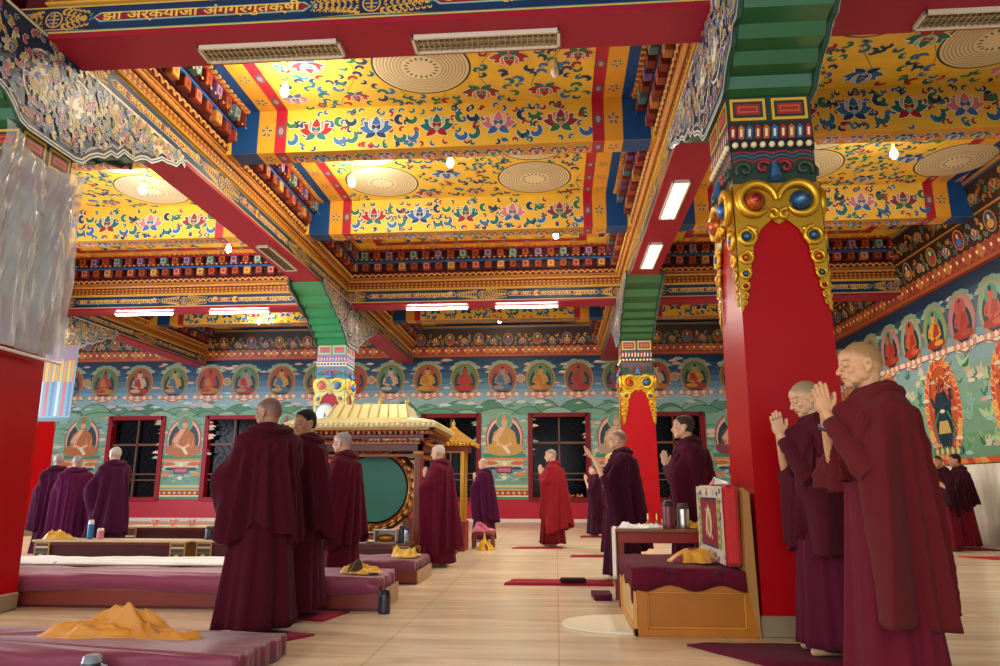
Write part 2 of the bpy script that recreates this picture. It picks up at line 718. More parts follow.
def crossbeam_mesh(x0, x1, y, parent, name='painted_cross_beam', t=.35, z0=5.87):
    w = x1 - x0
    A = Art()
    A.rect(x0, z0, x1, ZC, YEL, 0)
    fx0, fx1 = x0 + 1.25, x1 - 1.25
    n = 5
    for i in range(n):
        u = fx0 + (i + .5) * (fx1 - fx0) / n
        A.lotus(u, (z0 + ZC) / 2 - .05, .26, *PALS[i % 5], layer=6)
        for s in (-1, 1):
            A.curl(u + s * .38, z0 + .2, .11, 2 + s, TEAL if i % 2 else BLU, 2, s, CREAM)
            A.curl(u + s * .36, ZC - .2, .1, 4 + s, NAVY if i % 2 else GRN, 2, -s, CREAM)
    for k in range(150):
        u = rng.uniform(fx0 + .1, fx1 - .1)
        v = rng.choice([z0 + .08, ZC - .09, z0 + .3, z0 + .42]) + rng.uniform(-.03, .03)
        A.curl(u, v, .055, rng.random() * 6, rng.choice([NAVY, TEAL, RED, BLU]), 2, 1, CREAM, n=6)
    stripes_v(A, fx0, -1, z0, ZC)
    stripes_v(A, fx1, 1, z0, ZC)
    mb = MB()
    A.into(mb, lambda u, v, d: (u, y - d, v))
    A.into(mb, lambda u, v, d: (u, y + t + d, v))
    S = Art()
    S.rect(x0, y, x1, y + t, '#c98a25', 0)
    scroll_field(S, fx0, y, fx1, y + t, cell=.14, lot=.32, s0=.05)
    for q in (0, 1):
        stripes_v(S, (fx0, fx1)[q], (-1, 1)[q], y, y + t, 2)
    S.into(mb, lambda u, v, d: (u, v, z0 - d))
    return mb.build(name, PAINT, parent)


def bay(x0, x1, y0, y1, meds, nb=2):
    root = empty('ceiling', (0, 0, 0), kind='structure')
    n = nb + 1
    ys = [y0 + (y1 - y0) * k / n for k in range(n + 1)]
    for k in range(n):
        m = [q for q in meds if ys[k] <= q[1] < ys[k + 1]]
        coffer(x0, x1, ys[k] if k == 0 else ys[k] + .3, ys[k + 1], m, root)
    for k in range(1, n):
        crossbeam_mesh(x0, x1, ys[k] - .05, root)
    return root


c0 = bay(XC[2], XC[3], YB[1], YB[2], [(-1.7, 8.35), (-.3, 11.93), (-3.09, 11.9), (-.3, 10.55), (-3.09, 10.55), (-1.7, 14.2), (-3.1, 7.2), (-.3, 7.2)])
c1 = bay(XC[3], XW + .15, YB[1], YB[2], [(5.6, 8.3), (4.4, 11.85), (6.95, 11.8), (4.3, 10.55), (5.6, 14.2), (3.9, 7.5)])
c2 = bay(XC[2], XC[3], YB[2], YW, [(-1.7, 18.0), (-3.1, 19.8), (-.3, 19.8)], 1)
c3 = bay(XC[3], XW + .15, YB[2], YW, [(5.0, 18.0)], 1)
for src, dx, dy in ((c0, -7.2, 0), (c0, -14.2, 0), (c2, -7.2, 0), (c2, -14.2, 0), (c0, 0, -10.17), (c0, -6.97, -10.17), (c1, 0, -10.17)):
    q = copy_tree(src)
    q.location = (dx, dy, 0)
# the roof slab above the painted boards
mb = MB()
mb.box((-19.3, -4.4, ZC + .01), (8.2, 24.1, ZC + .25), '#6d5a48')
prop(mb.build('ceiling_slab', PAINT), kind='structure')

# beams ---------------------------------------------------------------
LINES = ['झा अर्कयाजा अंगग्रगुतक्षी', 'ॐ आः हूँ अर्कयाजा गुरुपद्म', 'अंगग्रगुतक्षी ॐ मणिपद्मे हूँ', 'अर्कपद्म नमः हूँ अंगग्रगुत']


def fret(A, u, v, w, h, l=3, col='#cfa24a'):
    """Gilt openwork ornament around a round longevity sign."""
    r = h * .36
    A.ell(u, v, r, r, col, l, 18)
    A.ell(u, v, r * .82, r * .82, NAVY, l + 1, 18)
    A.rect(u - r * .1, v - r * .75, u + r * .1, v + r * .75, col, l + 2)
    for k in (-.45, 0, .45):
        A.rect(u - r * (.7 - abs(k) * .5), v + k * r - r * .07, u + r * (.7 - abs(k) * .5), v + k * r + r * .07, col, l + 2)
    for s in (-1, 1):
        for t in (-1, 1):
            m = max(3, int(w / h * 2.0))
            for k in range(m):
                f = (k + .6) / m
                uu = u + s * (r + f * (w / 2 - r))
                vv = v + t * (h / 2) * (1 - f) * .62
                A.curl(uu, vv, h * .16 * (1.15 - .5 * f), 1.2 * t + (0 if s > 0 else PI), col, l, s * t, None, n=7)
                A.curl(uu, v + t * h * .1 * (1 - f), h * .1, 1.2 * t, col, l, -s * t, None, n=7)
                A.curl(uu + s * .03, v + t * h * .42 * (1 - .5 * f), h * .11, 3, col, l, -s * t, None, n=7)
    A.poly([(u - w / 2, v - h * .5), (u - r, v - h * .47), (u + r, v - h * .47), (u + w / 2, v - h * .5), (u + r, v - h * .42), (u - r, v - h * .42)], col, l + 1)


def cartouche(A, u0, u1, v0, v1, text, l=2):
    h = v1 - v0
    vm = (v0 + v1) / 2

    def pts(m, e):
        a, b = u0 + m, u1 - m
        hh = h / 2 - m * .9
        return [(a, vm), (a + e * .5, vm - hh * .45), (a + e, vm - hh), (b - e, vm - hh), (b - e * .5, vm - hh * .45), (b, vm), (b - e * .5, vm + hh * .45), (b - e, vm + hh), (a + e, vm + hh), (a + e * .5, vm + hh * .45)]
    A.poly(pts(.0, h * .9), '#10325c', l)
    A.poly(pts(h * .3, h * .3), '#5f9c8c', l + 1)
    A.poly(pts(h * .34, h * .3), '#b9d2c0', l + 2)
    A.poly(pts(h * .37, h * .3), '#8e1f33', l + 3)
    for s, e in ((1, u0), (-1, u1)):
        A.curl(e + s * h * .28, vm + h * .1, h * .1, 1, '#4c8a86', l + 2, s, None)
        A.curl(e + s * h * .28, vm - h * .1, h * .1, 4, '#4c8a86', l + 2, -s, None)
    write(A, text, (u0 + u1) / 2, vm, (u1 - u0) - h * 1.5, h * .62, '#7a5418', l + 5)
    write(A, text, (u0 + u1) / 2 - .004, vm + .006, (u1 - u0) - h * 1.5, h * .62, '#e8c260', l + 6)


def beam(L, ncart, m0, m1, sides=(1, -1), grills=()):
    """A red beam with lettered panels and a stepped cornice; runs along local x from 0 to L.
    m0/m1: how far the cornice starts from each end. sides: which faces carry it."""
    root = empty('ceiling_beam')
    hw = .27
    mb = MB()
    mb.box((0, -hw, ZB), (L, hw, 5.335), '#9c2036')
    mb.box((0, -.2, 5.33), (L, .2, ZC), '#5a1a22')
    mb.build('beam_body', LACQ, root)
    for s in sides:
        A = Art()
        A.rect(0, 5.33, L, 5.63, '#0f2c50', 0)
        A.rect(0, 5.335, L, 5.352, '#d7b25a', 1)
        A.rect(0, 5.352, L, 5.362, '#3b7f7c', 1)
        A.rect(0, 5.612, L, 5.628, '#d7b25a', 1)
        n = ncart
        fw_ = 1.0
        cl = (L - 1.36 - (n - 1) * fw_) / n
        u = .68
        fret(A, .36, 5.485, .66, .25)
        for i in range(n):
            cartouche(A, u, u + cl, 5.37, 5.605, LINES[i % 4])
            u += cl
            if i < n - 1:
                fret(A, u + fw_ / 2, 5.485, fw_ * 1.1, .25)
            u += fw_
        fret(A, L - .36, 5.485, .66, .25)
        A.p = [([(min(max(x, 0), L), y) for x, y in p], c, l) for p, c, l in A.p]
        mb = MB()
        fn = (lambda x, z, d: (x, -(hw + d), z)) if s > 0 else (lambda x, z, d: (x, hw + d, z))
        A.into(mb, fn)
        y = lambda o: -s * (hw + o)
        mb.add([(0, y(-.01), 5.33), (L, y(-.01), 5.33), (L, y(-.01), 5.63), (0, y(-.01), 5.63)], [(0, 1, 2, 3)], '#0f2c50')
        mb.build('lettered_panel', PAINT, root)
        # cornice
        mb = MB()
        a, b = m0, L - m1

        def course(o0, o1, z0, z1, col, bev=.01):
            mb.box((a, y(o0), z0), (b, y(o1), z1), col, bev)
        course(-.1, .05, 5.63, 5.66, '#d7a640')
        course(-.1, .03, 5.66, 5.80, '#8c4a1e')
        k = a + .06
        while k < b - .05:                                        # small gilt leaves
            for zz in (5.695, 5.765):
                mb.add([(k - .035, y(.032), zz), (k, y(.036), zz - .025), (k + .035, y(.032), zz), (k, y(.036), zz + .025)], [(0, 1, 2, 3)], '#d99a3a')
            k += .1
        # twisted roll
        rr, n_ = .045, int((b - a) / .075)
        mb.tube([(a + (b - a) * i / n_, y(.05), 5.845) for i in range(n_ + 1)], [rr * (1.0 if i % 2 else .72) for i in range(n_ + 1)], '#c98a4a', 8)
        course(-.1, .09, 5.89, 5.92, '#b98532')
        k = a
        while k < b - .13:                                        # scalloped wave
            mb.tube([(k, y(.11), 5.93), (k + .035, y(.12), 5.975), (k + .07, y(.12), 5.985), (k + .105, y(.12), 5.975), (k + .14, y(.11), 5.93)], .016, '#e0a85a', 5, smooth=False)
            k += .14
        course(-.1, .10, 5.92, 6.04, '#6e1f1a')
        for o, z0, z1, i in ((.12, 6.05, 6.24, 0), (.24, 6.29, 6.48, 1)):
            course(-.1, o, z0, z1, '#3c1626')
            course(-.1, o + .1, z1, z1 + .045, ['#2b63a8', '#8f2334'][i])
            k = a + .1 + i * .0
            q = 0
            while k < b - .16:
                c1, c2 = [('#b8743a', '#e0c070'), ('#56767a', '#a9bfae'), ('#9c4034', '#d8a070'), ('#6a4a7c', '#b89ab0')][q % 4] if (q + i) % 2 == 0 else (('#7a3020', '#b8602e'))
                mb.box((k, y(o), z0 + .01), (k + .17, y(o + .11), z1 - .005), c1, .008)
                f = y(o + .1125)
                f2 = y(o + .114)
                zz = (z0 + z1) / 2
                mb.add([(k + .025, f, z0 + .035), (k + .145, f, z0 + .035), (k + .145, f, z1 - .03), (k + .025, f, z1 - .03)], [(0, 1, 2, 3)], c2)
                mb.add([(k + .045, f2, z0 + .055), (k + .125, f2, z0 + .055), (k + .125, f2, z1 - .05), (k + .045, f2, z1 - .05)], [(0, 1, 2, 3)], c1)
                k += .29
                q += 1
        k = a + .04
        while k < b - .06:
            mb.box((k, y(.3), 6.515), (k + .06, y(.4), ZC), '#d79a3c', .006)
            mb.add([(k - .02, y(.362), 6.29), (k + .04, y(.362), 6.29), (k + .01, y(.362), 6.25)], [(0, 1, 2)], '#e0b860')
            k += .12
        mb.build('cornice', PAINT, root)
    return root


beams = []
bX = beam(6.97, 2, .27, .27)
bX.location = (XC[2], YB[1], 0)
beams.append((bX, 'great beam across the near columns with gold letters and two recessed grilles'))
bXm = copy_tree(bX)
bXm.location = (XC[2], YB[2], 0)
beams.append((bXm, 'beam between the two middle columns with two gold lettered panels'))
for x, y in ((XC[1], YB[2]), (XC[0], YB[2]), (XC[1], YB[1])):
    q = copy_tree(bX)
    q.location = (x + .15, y, 0)
    beams.append((q, ['lettered beam left of the green bracketed middle column, behind the hanging cloth', 'lettered beam in the far left aisle beyond the hanging cloth', 'lettered beam leaving the frame beside the dusty plastic cover'][len(beams) - 2]))
bR = beam(6.05, 2, .27, .2)
bR.location = (XC[3], YB[1], 0)
beams.append((bR, 'red beam from the big near column to the right mural wall'))
q = copy_tree(bR)
q.location = (XC[3], YB[2], 0)
beams.append((q, 'dark lettered beam high in the right aisle ending at the mural wall'))
bY = beam(10.17, 3, .27, .27)
bY.rotation_euler = (0, 0, PI / 2)
bY.location = (XC[3], YB[1], 0)
beams.append((bY, 'long beam above the right columns with two lit lamp boxes'))
for i, (x, y, t) in enumerate(((XC[2], YB[1], 'long beam slanting up the left side with lettered face and carved bracket'), (XC[1], YB[1], 'long lettered beam over the far left aisle'))):
    q = copy_tree(bY)
    q.location = (x, y, 0)
    beams.append((q, t))
bY2 = beam(7.66, 2, .27, .1)
bY2.rotation_euler = (0, 0, PI / 2)
bY2.location = (XC[3], YB[2], 0)
beams.append((bY2, 'beam from the right middle column back to the windowed wall'))
for x, t in ((XC[2], 'beam from the left middle column back to the windowed wall'), (XC[1], 'slanting lettered beam meeting the wall above the left windows')):
    q = copy_tree(bY2)
    q.location = (x, YB[2], 0)
    beams.append((q, t))
for o, t in beams:
    prop(o, t, 'beam', 'painted ceiling beams')

# cornice courses along the far wall and the right wall: painted lotus frieze with figures


def frieze(L, h, seed):
    A = Art()
    r = random.Random(seed)
    A.rect(0, 0, L, h, '#38241c', 0)
    A.rect(0, 0, L, .04, '#b5532a', 1)
    A.rect(0, .04, L, .3, '#8a3a20', 1)
    u = .12
    while u < L - .12:
        A.petal(u, .05, .26, .2, PI / 2, r.choice(['#b85a22', '#a03c20', '#c87a30']), 2, '#b86a34')
        A.ell(u + .11, .18, .035, .035, CREAM, 4, 8)
        u += .22
    u = .55
    i = 0
    while u < L - .4:
        for s in (-1, 1):
            for k in range(5):
                A.curl(u + s * (.22 + .07 * k), .42 + .12 * (k % 3), .07, r.random() * 6, r.choice([TEAL, GRN, '#b8742e', NAVY, '#d8a040']), 3, s, '#c9b070', n=6)
        A.ell(u, .55, .17, .2, '#c9762c', 4, 14)
        A.ell(u, .55, .14, .17, [GRN, '#244c6a', '#7a2430'][i % 3], 5, 14)
        A.ell(u, .5, .1, .08, ['#c03428', '#d89a3a', '#3d6fa0'][i % 3], 6, 10)
        A.ell(u, .62, .04, .05, '#e2c090', 7, 8)
        A.lotus(u + .5, .45, .13, RED, '#d88a3a', TEAL, 4)
        u += 1.0
        i += 1
    if h > 1.2:                                   # a second painted row where the frieze is tall
        A.rect(0, .78, L, .82, '#a87830', 2)
        u, i = .3, 0
        while u < L - .3:
            for s in (-1, 1):
                for k in range(4):
                    A.curl(u + s * (.14 + .06 * k), .95 + .12 * (k % 3), .07, r.random() * 6, r.choice(['#a8642a', GRN, '#8a4a24', '#3a5a6a', '#c08a3a']), 3, s, '#8a7040', n=6)
            A.lotus(u, 1.02, .16, ['#8c2a24', '#b8702c', '#2f5a7a'][i % 3], '#c88a4a', GRN, 4, out='#b89a60')
            u += .66
            i += 1
    A.rect(0, h - .06, L, h, '#a87830', 3)
    A.rect(0, h - .1, L, h - .06, '#244c7a', 3)
    return A


mb = MB()
ZF = 5.5
frieze(27.1, 1.0, 3).into(mb, lambda u, v, d: (-19.1 + u, YW - .12 - d - .2 * v, ZF + v))
mb.box((-19.1, YW - .12, ZF - .03), (XW, YW, ZF + .02), '#b5532a')
t1 = mb.build('trim_1', PAINT)
prop(t1, kind='structure')
mb = MB()
ZFR = 5.1
frieze(28.0, 1.42, 5).into(mb, lambda u, v, d: (XW - .12 - d - .2 * v, -4.2 + u, ZFR + v))
mb.box((XW - .12, -4.2, ZFR - .03), (XW, YW, ZFR + .02), '#b5532a')
prop(mb.build('trim_2', PAINT), kind='structure')
# ------------------------------------------------------------------ murals
mr = random.Random(21)
WIN = [(-15.5, -13.6), (-12.0, -10.12), (-8.25, -6.37), (-4.45, -2.57), (-.82, 1.07), (2.95, 4.82)]      # window openings along x
WZ0, WZ1 = .72, 3.46


def seated(A, x, z, s, aura, halo, body, robe, l=4):
    """A seated figure before an aureole on a lotus seat; s = overall height."""
    A.cloud(x, z + s * .93, s * .22, '#7fa08a' if aura != RED else '#c07a5a', l)
    A.cloud(x - s * .2, z + s * .82, s * .16, '#93ad94', l)
    A.cloud(x + s * .22, z + s * .84, s * .15, '#93ad94', l)
    A.ell(x, z + s * .52, s * .4, s * .45, '#b98a3c', l + 2, 22)
    A.ell(x, z + s * .52, s * .37, s * .42, aura, l + 3, 22)
    A.ell(x, z + s * .45, s * .29, s * .33, '#243a44', l + 4, 20)
    A.ell(x, z + s * .72, s * .17, s * .18, halo, l + 5, 18)
    A.ell(x, z + s * .73, s * .075, s * .09, body, l + 8, 12)
    A.ell(x, z + s * .82, s * .04, s * .05, '#2b2b3a', l + 8, 8)
    A.poly([(x - s * .17, z + s * .6), (x - s * .06, z + s * .66), (x + s * .06, z + s * .66), (x + s * .17, z + s * .6), (x + s * .13, z + s * .3), (x - s * .13, z + s * .3)], body, l + 6)
    A.poly([(x - s * .15, z + s * .6), (x - s * .02, z + s * .64), (x + s * .12, z + s * .32), (x - s * .12, z + s * .3)], robe, l + 7)
    A.ell(x, z + s * .27, s * .3, s * .085, robe, l + 8, 18)
    A.ell(x - s * .1, z + s * .28, s * .15, s * .05, body, l + 9, 12)
    A.ribbon([(x - s * .16, z + s * .57), (x - s * .2, z + s * .42), (x - s * .02, z + s * .36)], s * .055, body, l + 10)
    A.ribbon([(x + s * .16, z + s * .57), (x + s * .2, z + s * .44), (x + s * .04, z + s * .38)], s * .055, body, l + 10)
    for k in range(9):
        f = (k - 4) / 4
        A.petal(x + f * s * .34, z + s * .15 - abs(f) * .02, s * .13, s * .12, -PI / 2 + f * .9, '#d58a72' if k % 2 else '#e6cdb0', l + 8, '#6a4a3a')
    A.ribbon([(x - s * .45, z + s * .12), (x - s * .2, z + s * .02), (x, z), (x + s * .2, z + s * .02), (x + s * .45, z + s * .12)], s * .07, '#e9dcc0', l + 6)
    A.ribbon([(x - s * .42, z + s * .09), (x, z - s * .04), (x + s * .42, z + s * .09)], s * .035, '#b8604a', l + 7)


def teacher(A, x, z, s, robe, halo='#5fa38a', l=4):
    """A robed teacher enthroned with a small altar of offerings below."""
    for k in range(16):
        sx = -1 if k % 2 else 1
        A.cloud(x + sx * s * mr.uniform(.3, .42), z + s * mr.uniform(.35, .95), s * .05, mr.choice(['#d89a8a', '#e8c8b0', '#9fc0a0', '#5f9a78']), l)
    A.ell(x, z + s * .62, s * .27, s * .33, '#b5503a', l + 2, 24)
    A.ell(x, z + s * .62, s * .25, s * .31, '#e2b9a4', l + 3, 24)
    A.ell(x, z + s * .6, s * .23, s * .28, '#29424a', l + 4, 24)
    A.ell(x, z + s * .86, s * .12, s * .125, '#d8c070', l + 5, 20)
    A.ell(x, z + s * .86, s * .112, s * .117, halo, l + 6, 20)
    A.ell(x, z + s * .84, s * .042, s * .052, '#d9a780', l + 9, 14)
    A.poly([(x - .05 * s, z + .87 * s), (x, z + .97 * s), (x + .05 * s, z + .87 * s)], robe, l + 10)
    A.poly([(x - s * .15, z + s * .7), (x - s * .04, z + s * .79), (x + s * .04, z + s * .79), (x + s * .15, z + s * .7), (x + s * .2, z + s * .45), (x - s * .2, z + s * .45)], robe, l + 7)
    A.poly([(x - s * .05, z + s * .78), (x + s * .02, z + s * .78), (x - s * .1, z + s * .56), (x - s * .18, z + s * .6)], '#e0b090', l + 8)
    A.ell(x, z + s * .47, s * .27, s * .1, robe, l + 8, 20)
    A.ribbon([(x - .12 * s, z + .55 * s), (x, z + .5 * s), (x + .1 * s, z + .55 * s)], s * .04, '#e3b18c', l + 10)
    A.poly([(x - .03 * s, z + .5 * s), (x + .05 * s, z + .4 * s), (x + .09 * s, z + .42 * s), (x + .02 * s, z + .52 * s)], '#e9d9c0', l + 11)
    for f in (-.16, -.08, .08, .16):
        A.ribbon([(x + f * s, z + .64 * s), (x + f * .8 * s, z + .5 * s)], s * .012, '#e2a050', l + 10)
    A.rect(x - .3 * s, z + .34 * s, x + .3 * s, z + .4 * s, '#3f8a6a', l + 7)
    A.rect(x - .32 * s, z + .31 * s, x + .32 * s, z + .345 * s, '#d88a4a', l + 8)
    A.rect(x - .26 * s, z + .2 * s, x + .26 * s, z + .31 * s, '#c8d0a8', l + 6)
    for sx in (-1, 1):
        A.cloud(x + sx * .19 * s, z + .27 * s, .07 * s, '#c8683c', l + 8)
        A.ell(x + sx * .17 * s, z + .2 * s, .075 * s, .022 * s, '#1f3c5e', l + 9, 12)
        A.cloud(x + sx * .23 * s, z + .12 * s, .06 * s, '#d9874a', l + 7)
        A.cloud(x + sx * .27 * s, z + .05 * s, .05 * s, '#5d9a5a', l + 7)
    A.rect(x - .11 * s, z + .13 * s, x + .11 * s, z + .23 * s, '#7a2450', l + 10)
    A.rect(x - .09 * s, z + .15 * s, x + .09 * s, z + .2 * s, '#c06a8a', l + 11)
    A.rect(x - .13 * s, z + .22 * s, x + .13 * s, z + .24 * s, '#e0a050', l + 11)
    A.ell(x, z + .26 * s, .03 * s, .03 * s, CREAM, l + 12, 10)
    A.ell(x, z + .07 * s, .035 * s, .03 * s, '#e8e0d0', l + 10, 10)


def wrathful(A, u, z, s, body, l=4):
    """A standing dark guardian in a ring of flames."""
    A.ell(u, z + s * .52, s * .3, s * .5, '#b8502a', l, 30)
    for k in range(46):
        a = k / 46 * 2 * PI
        A.petal(u + .27 * s * math.cos(a), z + .52 * s + .46 * s * math.sin(a), s * .1, s * .06, a + .5, mr.choice(['#c8452a', '#d8743a', '#e09a50']), l + 1, '#f0c890')
    for k in range(60):
        a = mr.random() * 2 * PI
        q = mr.uniform(.55, .98)
        A.curl(u + .27 * s * q * math.cos(a), z + .52 * s + .46 * s * q * math.sin(a), s * .026, mr.random() * 6, mr.choice(['#a83820', '#d8703a', '#e8b070', '#7c2418']), l + 4, 1, None, n=6)
    A.ell(u, z + s * .42, s * .16, s * .32, '#14302f', l + 6, 22)
    A.poly([(u - .07 * s, z + .62 * s), (u + .08 * s, z + .62 * s), (u + .06 * s, z + .36 * s), (u - .05 * s, z + .36 * s)], body, l + 8)
    A.ell(u, z + s * .68, s * .055, s * .06, body, l + 9, 12)
    for k in range(7):
        A.petal(u, z + .7 * s, s * .11, s * .045, PI / 2 + (k - 3) * .35, '#2c2c34' if k % 2 else '#b8502a', l + 8, None)
    for sx, dz in ((-1, .72), (1, .66)):
        A.ribbon([(u + sx * .06 * s, z + .58 * s), (u + sx * .15 * s, z + .55 * s), (u + sx * .19 * s, z + dz * s)], s * .045, body, l + 9)
        A.ribbon([(u + sx * .04 * s, z + .38 * s), (u + sx * .11 * s, z + .25 * s), (u + sx * .05 * s, z + .12 * s)], lambda t: s * (.08 - .03 * t), body, l + 9)
        A.ribbon([(u + sx * .08 * s, z + .5 * s), (u + sx * .2 * s, z + .34 * s), (u + sx * .13 * s, z + .18 * s)], s * .03, '#3a7a62', l + 7)
    A.poly([(u - .08 * s, z + .4 * s), (u + .08 * s, z + .4 * s), (u + .12 * s, z + .27 * s), (u - .12 * s, z + .27 * s)], '#b89a5a', l + 10)
    A.ell(u, z + .5 * s, .05 * s, .02 * s, '#d8c890', l + 10, 10)
    for k in range(11):
        f = (k - 5) / 5
        A.petal(u + f * .27 * s, z + .05 * s, s * .09, s * .06, PI / 2 + f * .5, '#d8b060' if k % 2 else '#4a7a6a', l + 9, '#2f2a20')


def hills(A, u0, u1, z, h, l, seed, cols=('#5f9274', '#4d8268', '#7aa888')):
    r = random.Random(seed)
    u = u0
    i = 0
    while u < u1 - .2:
        w = r.uniform(.9, 1.6)
        w = min(w, u1 - u)
        hh = h * r.uniform(.65, 1)
        pts = [(u - (0 if u == u0 else .15), z), (u + w, z)]
        for k in range(7, -1, -1):
            t = k / 7
            pts.append((u + w * t, z + hh * math.sin(PI * min(max(t, .03), .97)) ** .7))
        A.poly(pts, cols[i % len(cols)], l + i % 3)
        A.ribbon([(u + w * t / 7, z + hh * math.sin(PI * min(max(t / 7, .03), .97)) ** .7) for t in range(8)], .03, '#2f6a50', l + 3)
        u += w * .8
        i += 1


def bands(A, u0, u1, zs, cols, l=0, cuts=()):
    for (z0, z1), c in zip(zip(zs[:-1], zs[1:]), cols):
        segs = [(u0, u1)]
        for a, b, c0, c1 in cuts:
            if z1 > c0 + 1e-6 and z0 < c1 - 1e-6:
                nz = []
                for s0, s1 in segs:
                    if a > s0 and b < s1:
                        nz += [(s0, a), (b, s1)]
                    else:
                        nz.append((s0, s1))
                segs = nz
        for s0, s1 in segs:
            A.rect(s0, z0, s1, z1, c, l)


# far wall
A = Art()
X0, X1 = -19.1, XW
bands(A, X0, X1, [0, .1, .70, .72], ['#8f8676', '#b3122c', '#6e1020'])
sky = ['#6fa08c', '#7fae9a', '#82b09a', '#86b0a4', '#8fb2b4', '#8fafbd', '#7d9fb2', '#648ba4', '#4a7590', '#335d7b', '#234a68', '#173a58']
zs = [.72, 2.0, WZ1, 3.66, 3.85, 4.0, 4.15, 4.35, 4.55, 4.75, 4.95, 5.2, ZF]
bands(A, X0, X1, zs, sky, 0, [(a, b, WZ0, WZ1) for a, b in WIN])
hills(A, X0, X1, 3.5, .5, 1, 5)
hills(A, X0, X1, 3.47, .3, 5, 8, ('#79a888', '#5f967a', '#8fb498'))
for k in range(70):
    x = mr.uniform(X0 + .3, X1 - .3)
    A.cloud(x, mr.uniform(3.75, 4.0), mr.uniform(.07, .14), mr.choice(['#c9d8d0', '#d8b8b0', '#4d8a6c', '#a8c4c8']), 8)
for k in range(90):
    x = mr.uniform(X0 + .4, X1 - .4)
    A.cloud(x, mr.uniform(4.9, 5.38), mr.uniform(.07, .13), mr.choice(['#d9a88c', '#c8b8b0', '#e0c8b0', '#b88a80']), 2)
for k in range(60):
    x = mr.uniform(X0 + .4, X1 - .4)
    A.cloud(x, mr.uniform(4.2, 4.8), mr.uniform(.06, .1), mr.choice(['#d8a58c', '#b9c8c8', '#c8907c']), 2)
x = -.47 - 1.287 * 14
i = 0
auras = ['#66784a', '#9c4c38', '#5c7850', '#8e5a3a']
bods = ['#c09038', '#8a5444', '#a8382c', '#c0a888', '#c09038', '#a8382c', '#a08070']
while x < X1 - .4:
    seated(A, x, 4.07, 1.24, auras[i % 4], ['#5c8a6a', '#a84a38'][i % 2], bods[i % 7], ['#a8302a', '#3d6a8a', '#b8702a'][i % 3], l=5)
    if i % 4 == 1:
        A.ell(x + .62, 4.72, .15, .15, '#c9a070', 6, 18)
        A.ell(x + .62, 4.72, .11, .11, '#a88a6a', 7, 18)
    x += 1.287
    i += 1
# between the windows: teachers, meadow and a striped border
gaps = [(X0, WIN[0][0])] + [(WIN[k][1], WIN[k + 1][0]) for k in range(5)] + [(WIN[5][1], X1)]
robes = ['#b86a34', '#b86a34', '#a83430', '#b05a38', '#c89a4a', '#b89a7c', '#8e3e48']
for k, (a, b) in enumerate(gaps):
    for q in range(150):
        xx = mr.uniform(a + .2, b - .2)
        A.cloud(xx, mr.uniform(1.3, 3.35), mr.uniform(.04, .1), mr.choice(['#4a8474', '#8fbfa6', '#b8d0b4', '#6ca494', '#d0c8a0', '#5a9098', '#c9a090', '#a8c4cc']), 2)
    c = (a + b) / 2 if k not in (0, 6) else (b - 1.0 if k == 0 else a + 1.0)
    teacher(A, c, 1.25, 2.35, robes[k], l=6)
    for z0, z1, cc in ((.74, .8, '#2f8a5a'), (.8, .84, CREAM), (.84, 1.0, '#a8382a'), (1.0, 1.05, '#e0a050'), (1.05, 1.1, '#5aa08a'), (1.1, 1.18, '#c8c080')):
        A.rect(a, z0, b, z1, cc, 5)
    u = a + .1
    while u < b - .1:
        A.ell(u, .92, .045, .045, '#e8c060', 6, 8)
        A.ell(u + .09, .92, .025, .04, '#3f7a5a', 6, 6)
        u += .18
mb = MB()
A.into(mb, lambda u, v, d: (u, YW - d, v), .0016)
mb.box((X0, YW + .01, -.1), (X1 + .3, YW + .04, WZ0), '#a01228')
mb.box((X0, YW + .01, WZ1), (X1 + .3, YW + .04, ZC), '#63a06f')
for k, (a, b) in enumerate(gaps):
    mb.box((a, YW + .01, WZ0), (b, YW + .04, WZ1), '#63a06f')
mb.box((X0, YW - .02, 0), (X1, YW, .1), '#d8cfc0')
prop(mb.build('wall_back', PAINT), kind='structure')

# right wall
A = Art()
U0, U1 = -4.2, YW
bands(A, U0, U1, [0, 1.5], ['#c7bba6'])
sky2 = ['#66906e', '#6e9878', '#7a9e84', '#7f9f92', '#85a0a0', '#7c98a0', '#6a8794', '#4a6a7c', '#2b4c62', '#173248']
bands(A, U0, U1, [1.5, 2.1, 2.6, 3.0, 3.4, 3.7, 4.0, 4.3, 4.55, 4.8, ZFR], sky2)
for k in range(620):
    u, z = mr.uniform(U0 + .3, U1 - .3), mr.uniform(1.7, 3.5)
    c = mr.choice(['#2f6f4c', '#4f8f5c', '#86b070', '#a8c48a', '#3a7a6a', '#c8b89a', '#7aa8a0'])
    for q in range(5):
        A.petal(u, z, mr.uniform(.12, .3), .07, mr.uniform(.3, 2.8), c, 2, '#b9c994')
    if k % 3 == 0:
        A.cloud(u, z - .05, .09, mr.choice(['#d8c8b0', '#c8a08a', '#9fc0b0']), 8)
for k in range(110):
    A.cloud(mr.uniform(U0 + .4, U1 - .4), mr.uniform(3.5, 4.95), mr.uniform(.06, .13), mr.choice(['#d8c0b0', '#c8a090', '#b8c8c0', '#e0d0c0']), 2)
u = 6.97
i = 0
while u < U1 - .5:
    seated(A, u, 3.66, 1.15, ['#8aa888', '#c07a80', '#7f9f6a'][i % 3], ['#5f9a80', '#b85a40'][i % 2], ['#c85a34', '#b8483a', '#d89a3a'][i % 3], '#a8341e', l=5)
    u += 1.005
    i += 1
for q, (u, b) in enumerate([(15.1, '#22344a'), (12.75, '#8a3a30'), (17.4, '#3a5a3a'), (19.7, '#702a2a'), (22.0, '#2a3a5a'), (10.4, '#7a3030')]):
    wrathful(A, u, 1.62, 1.95, b, l=6)
u = 6.0
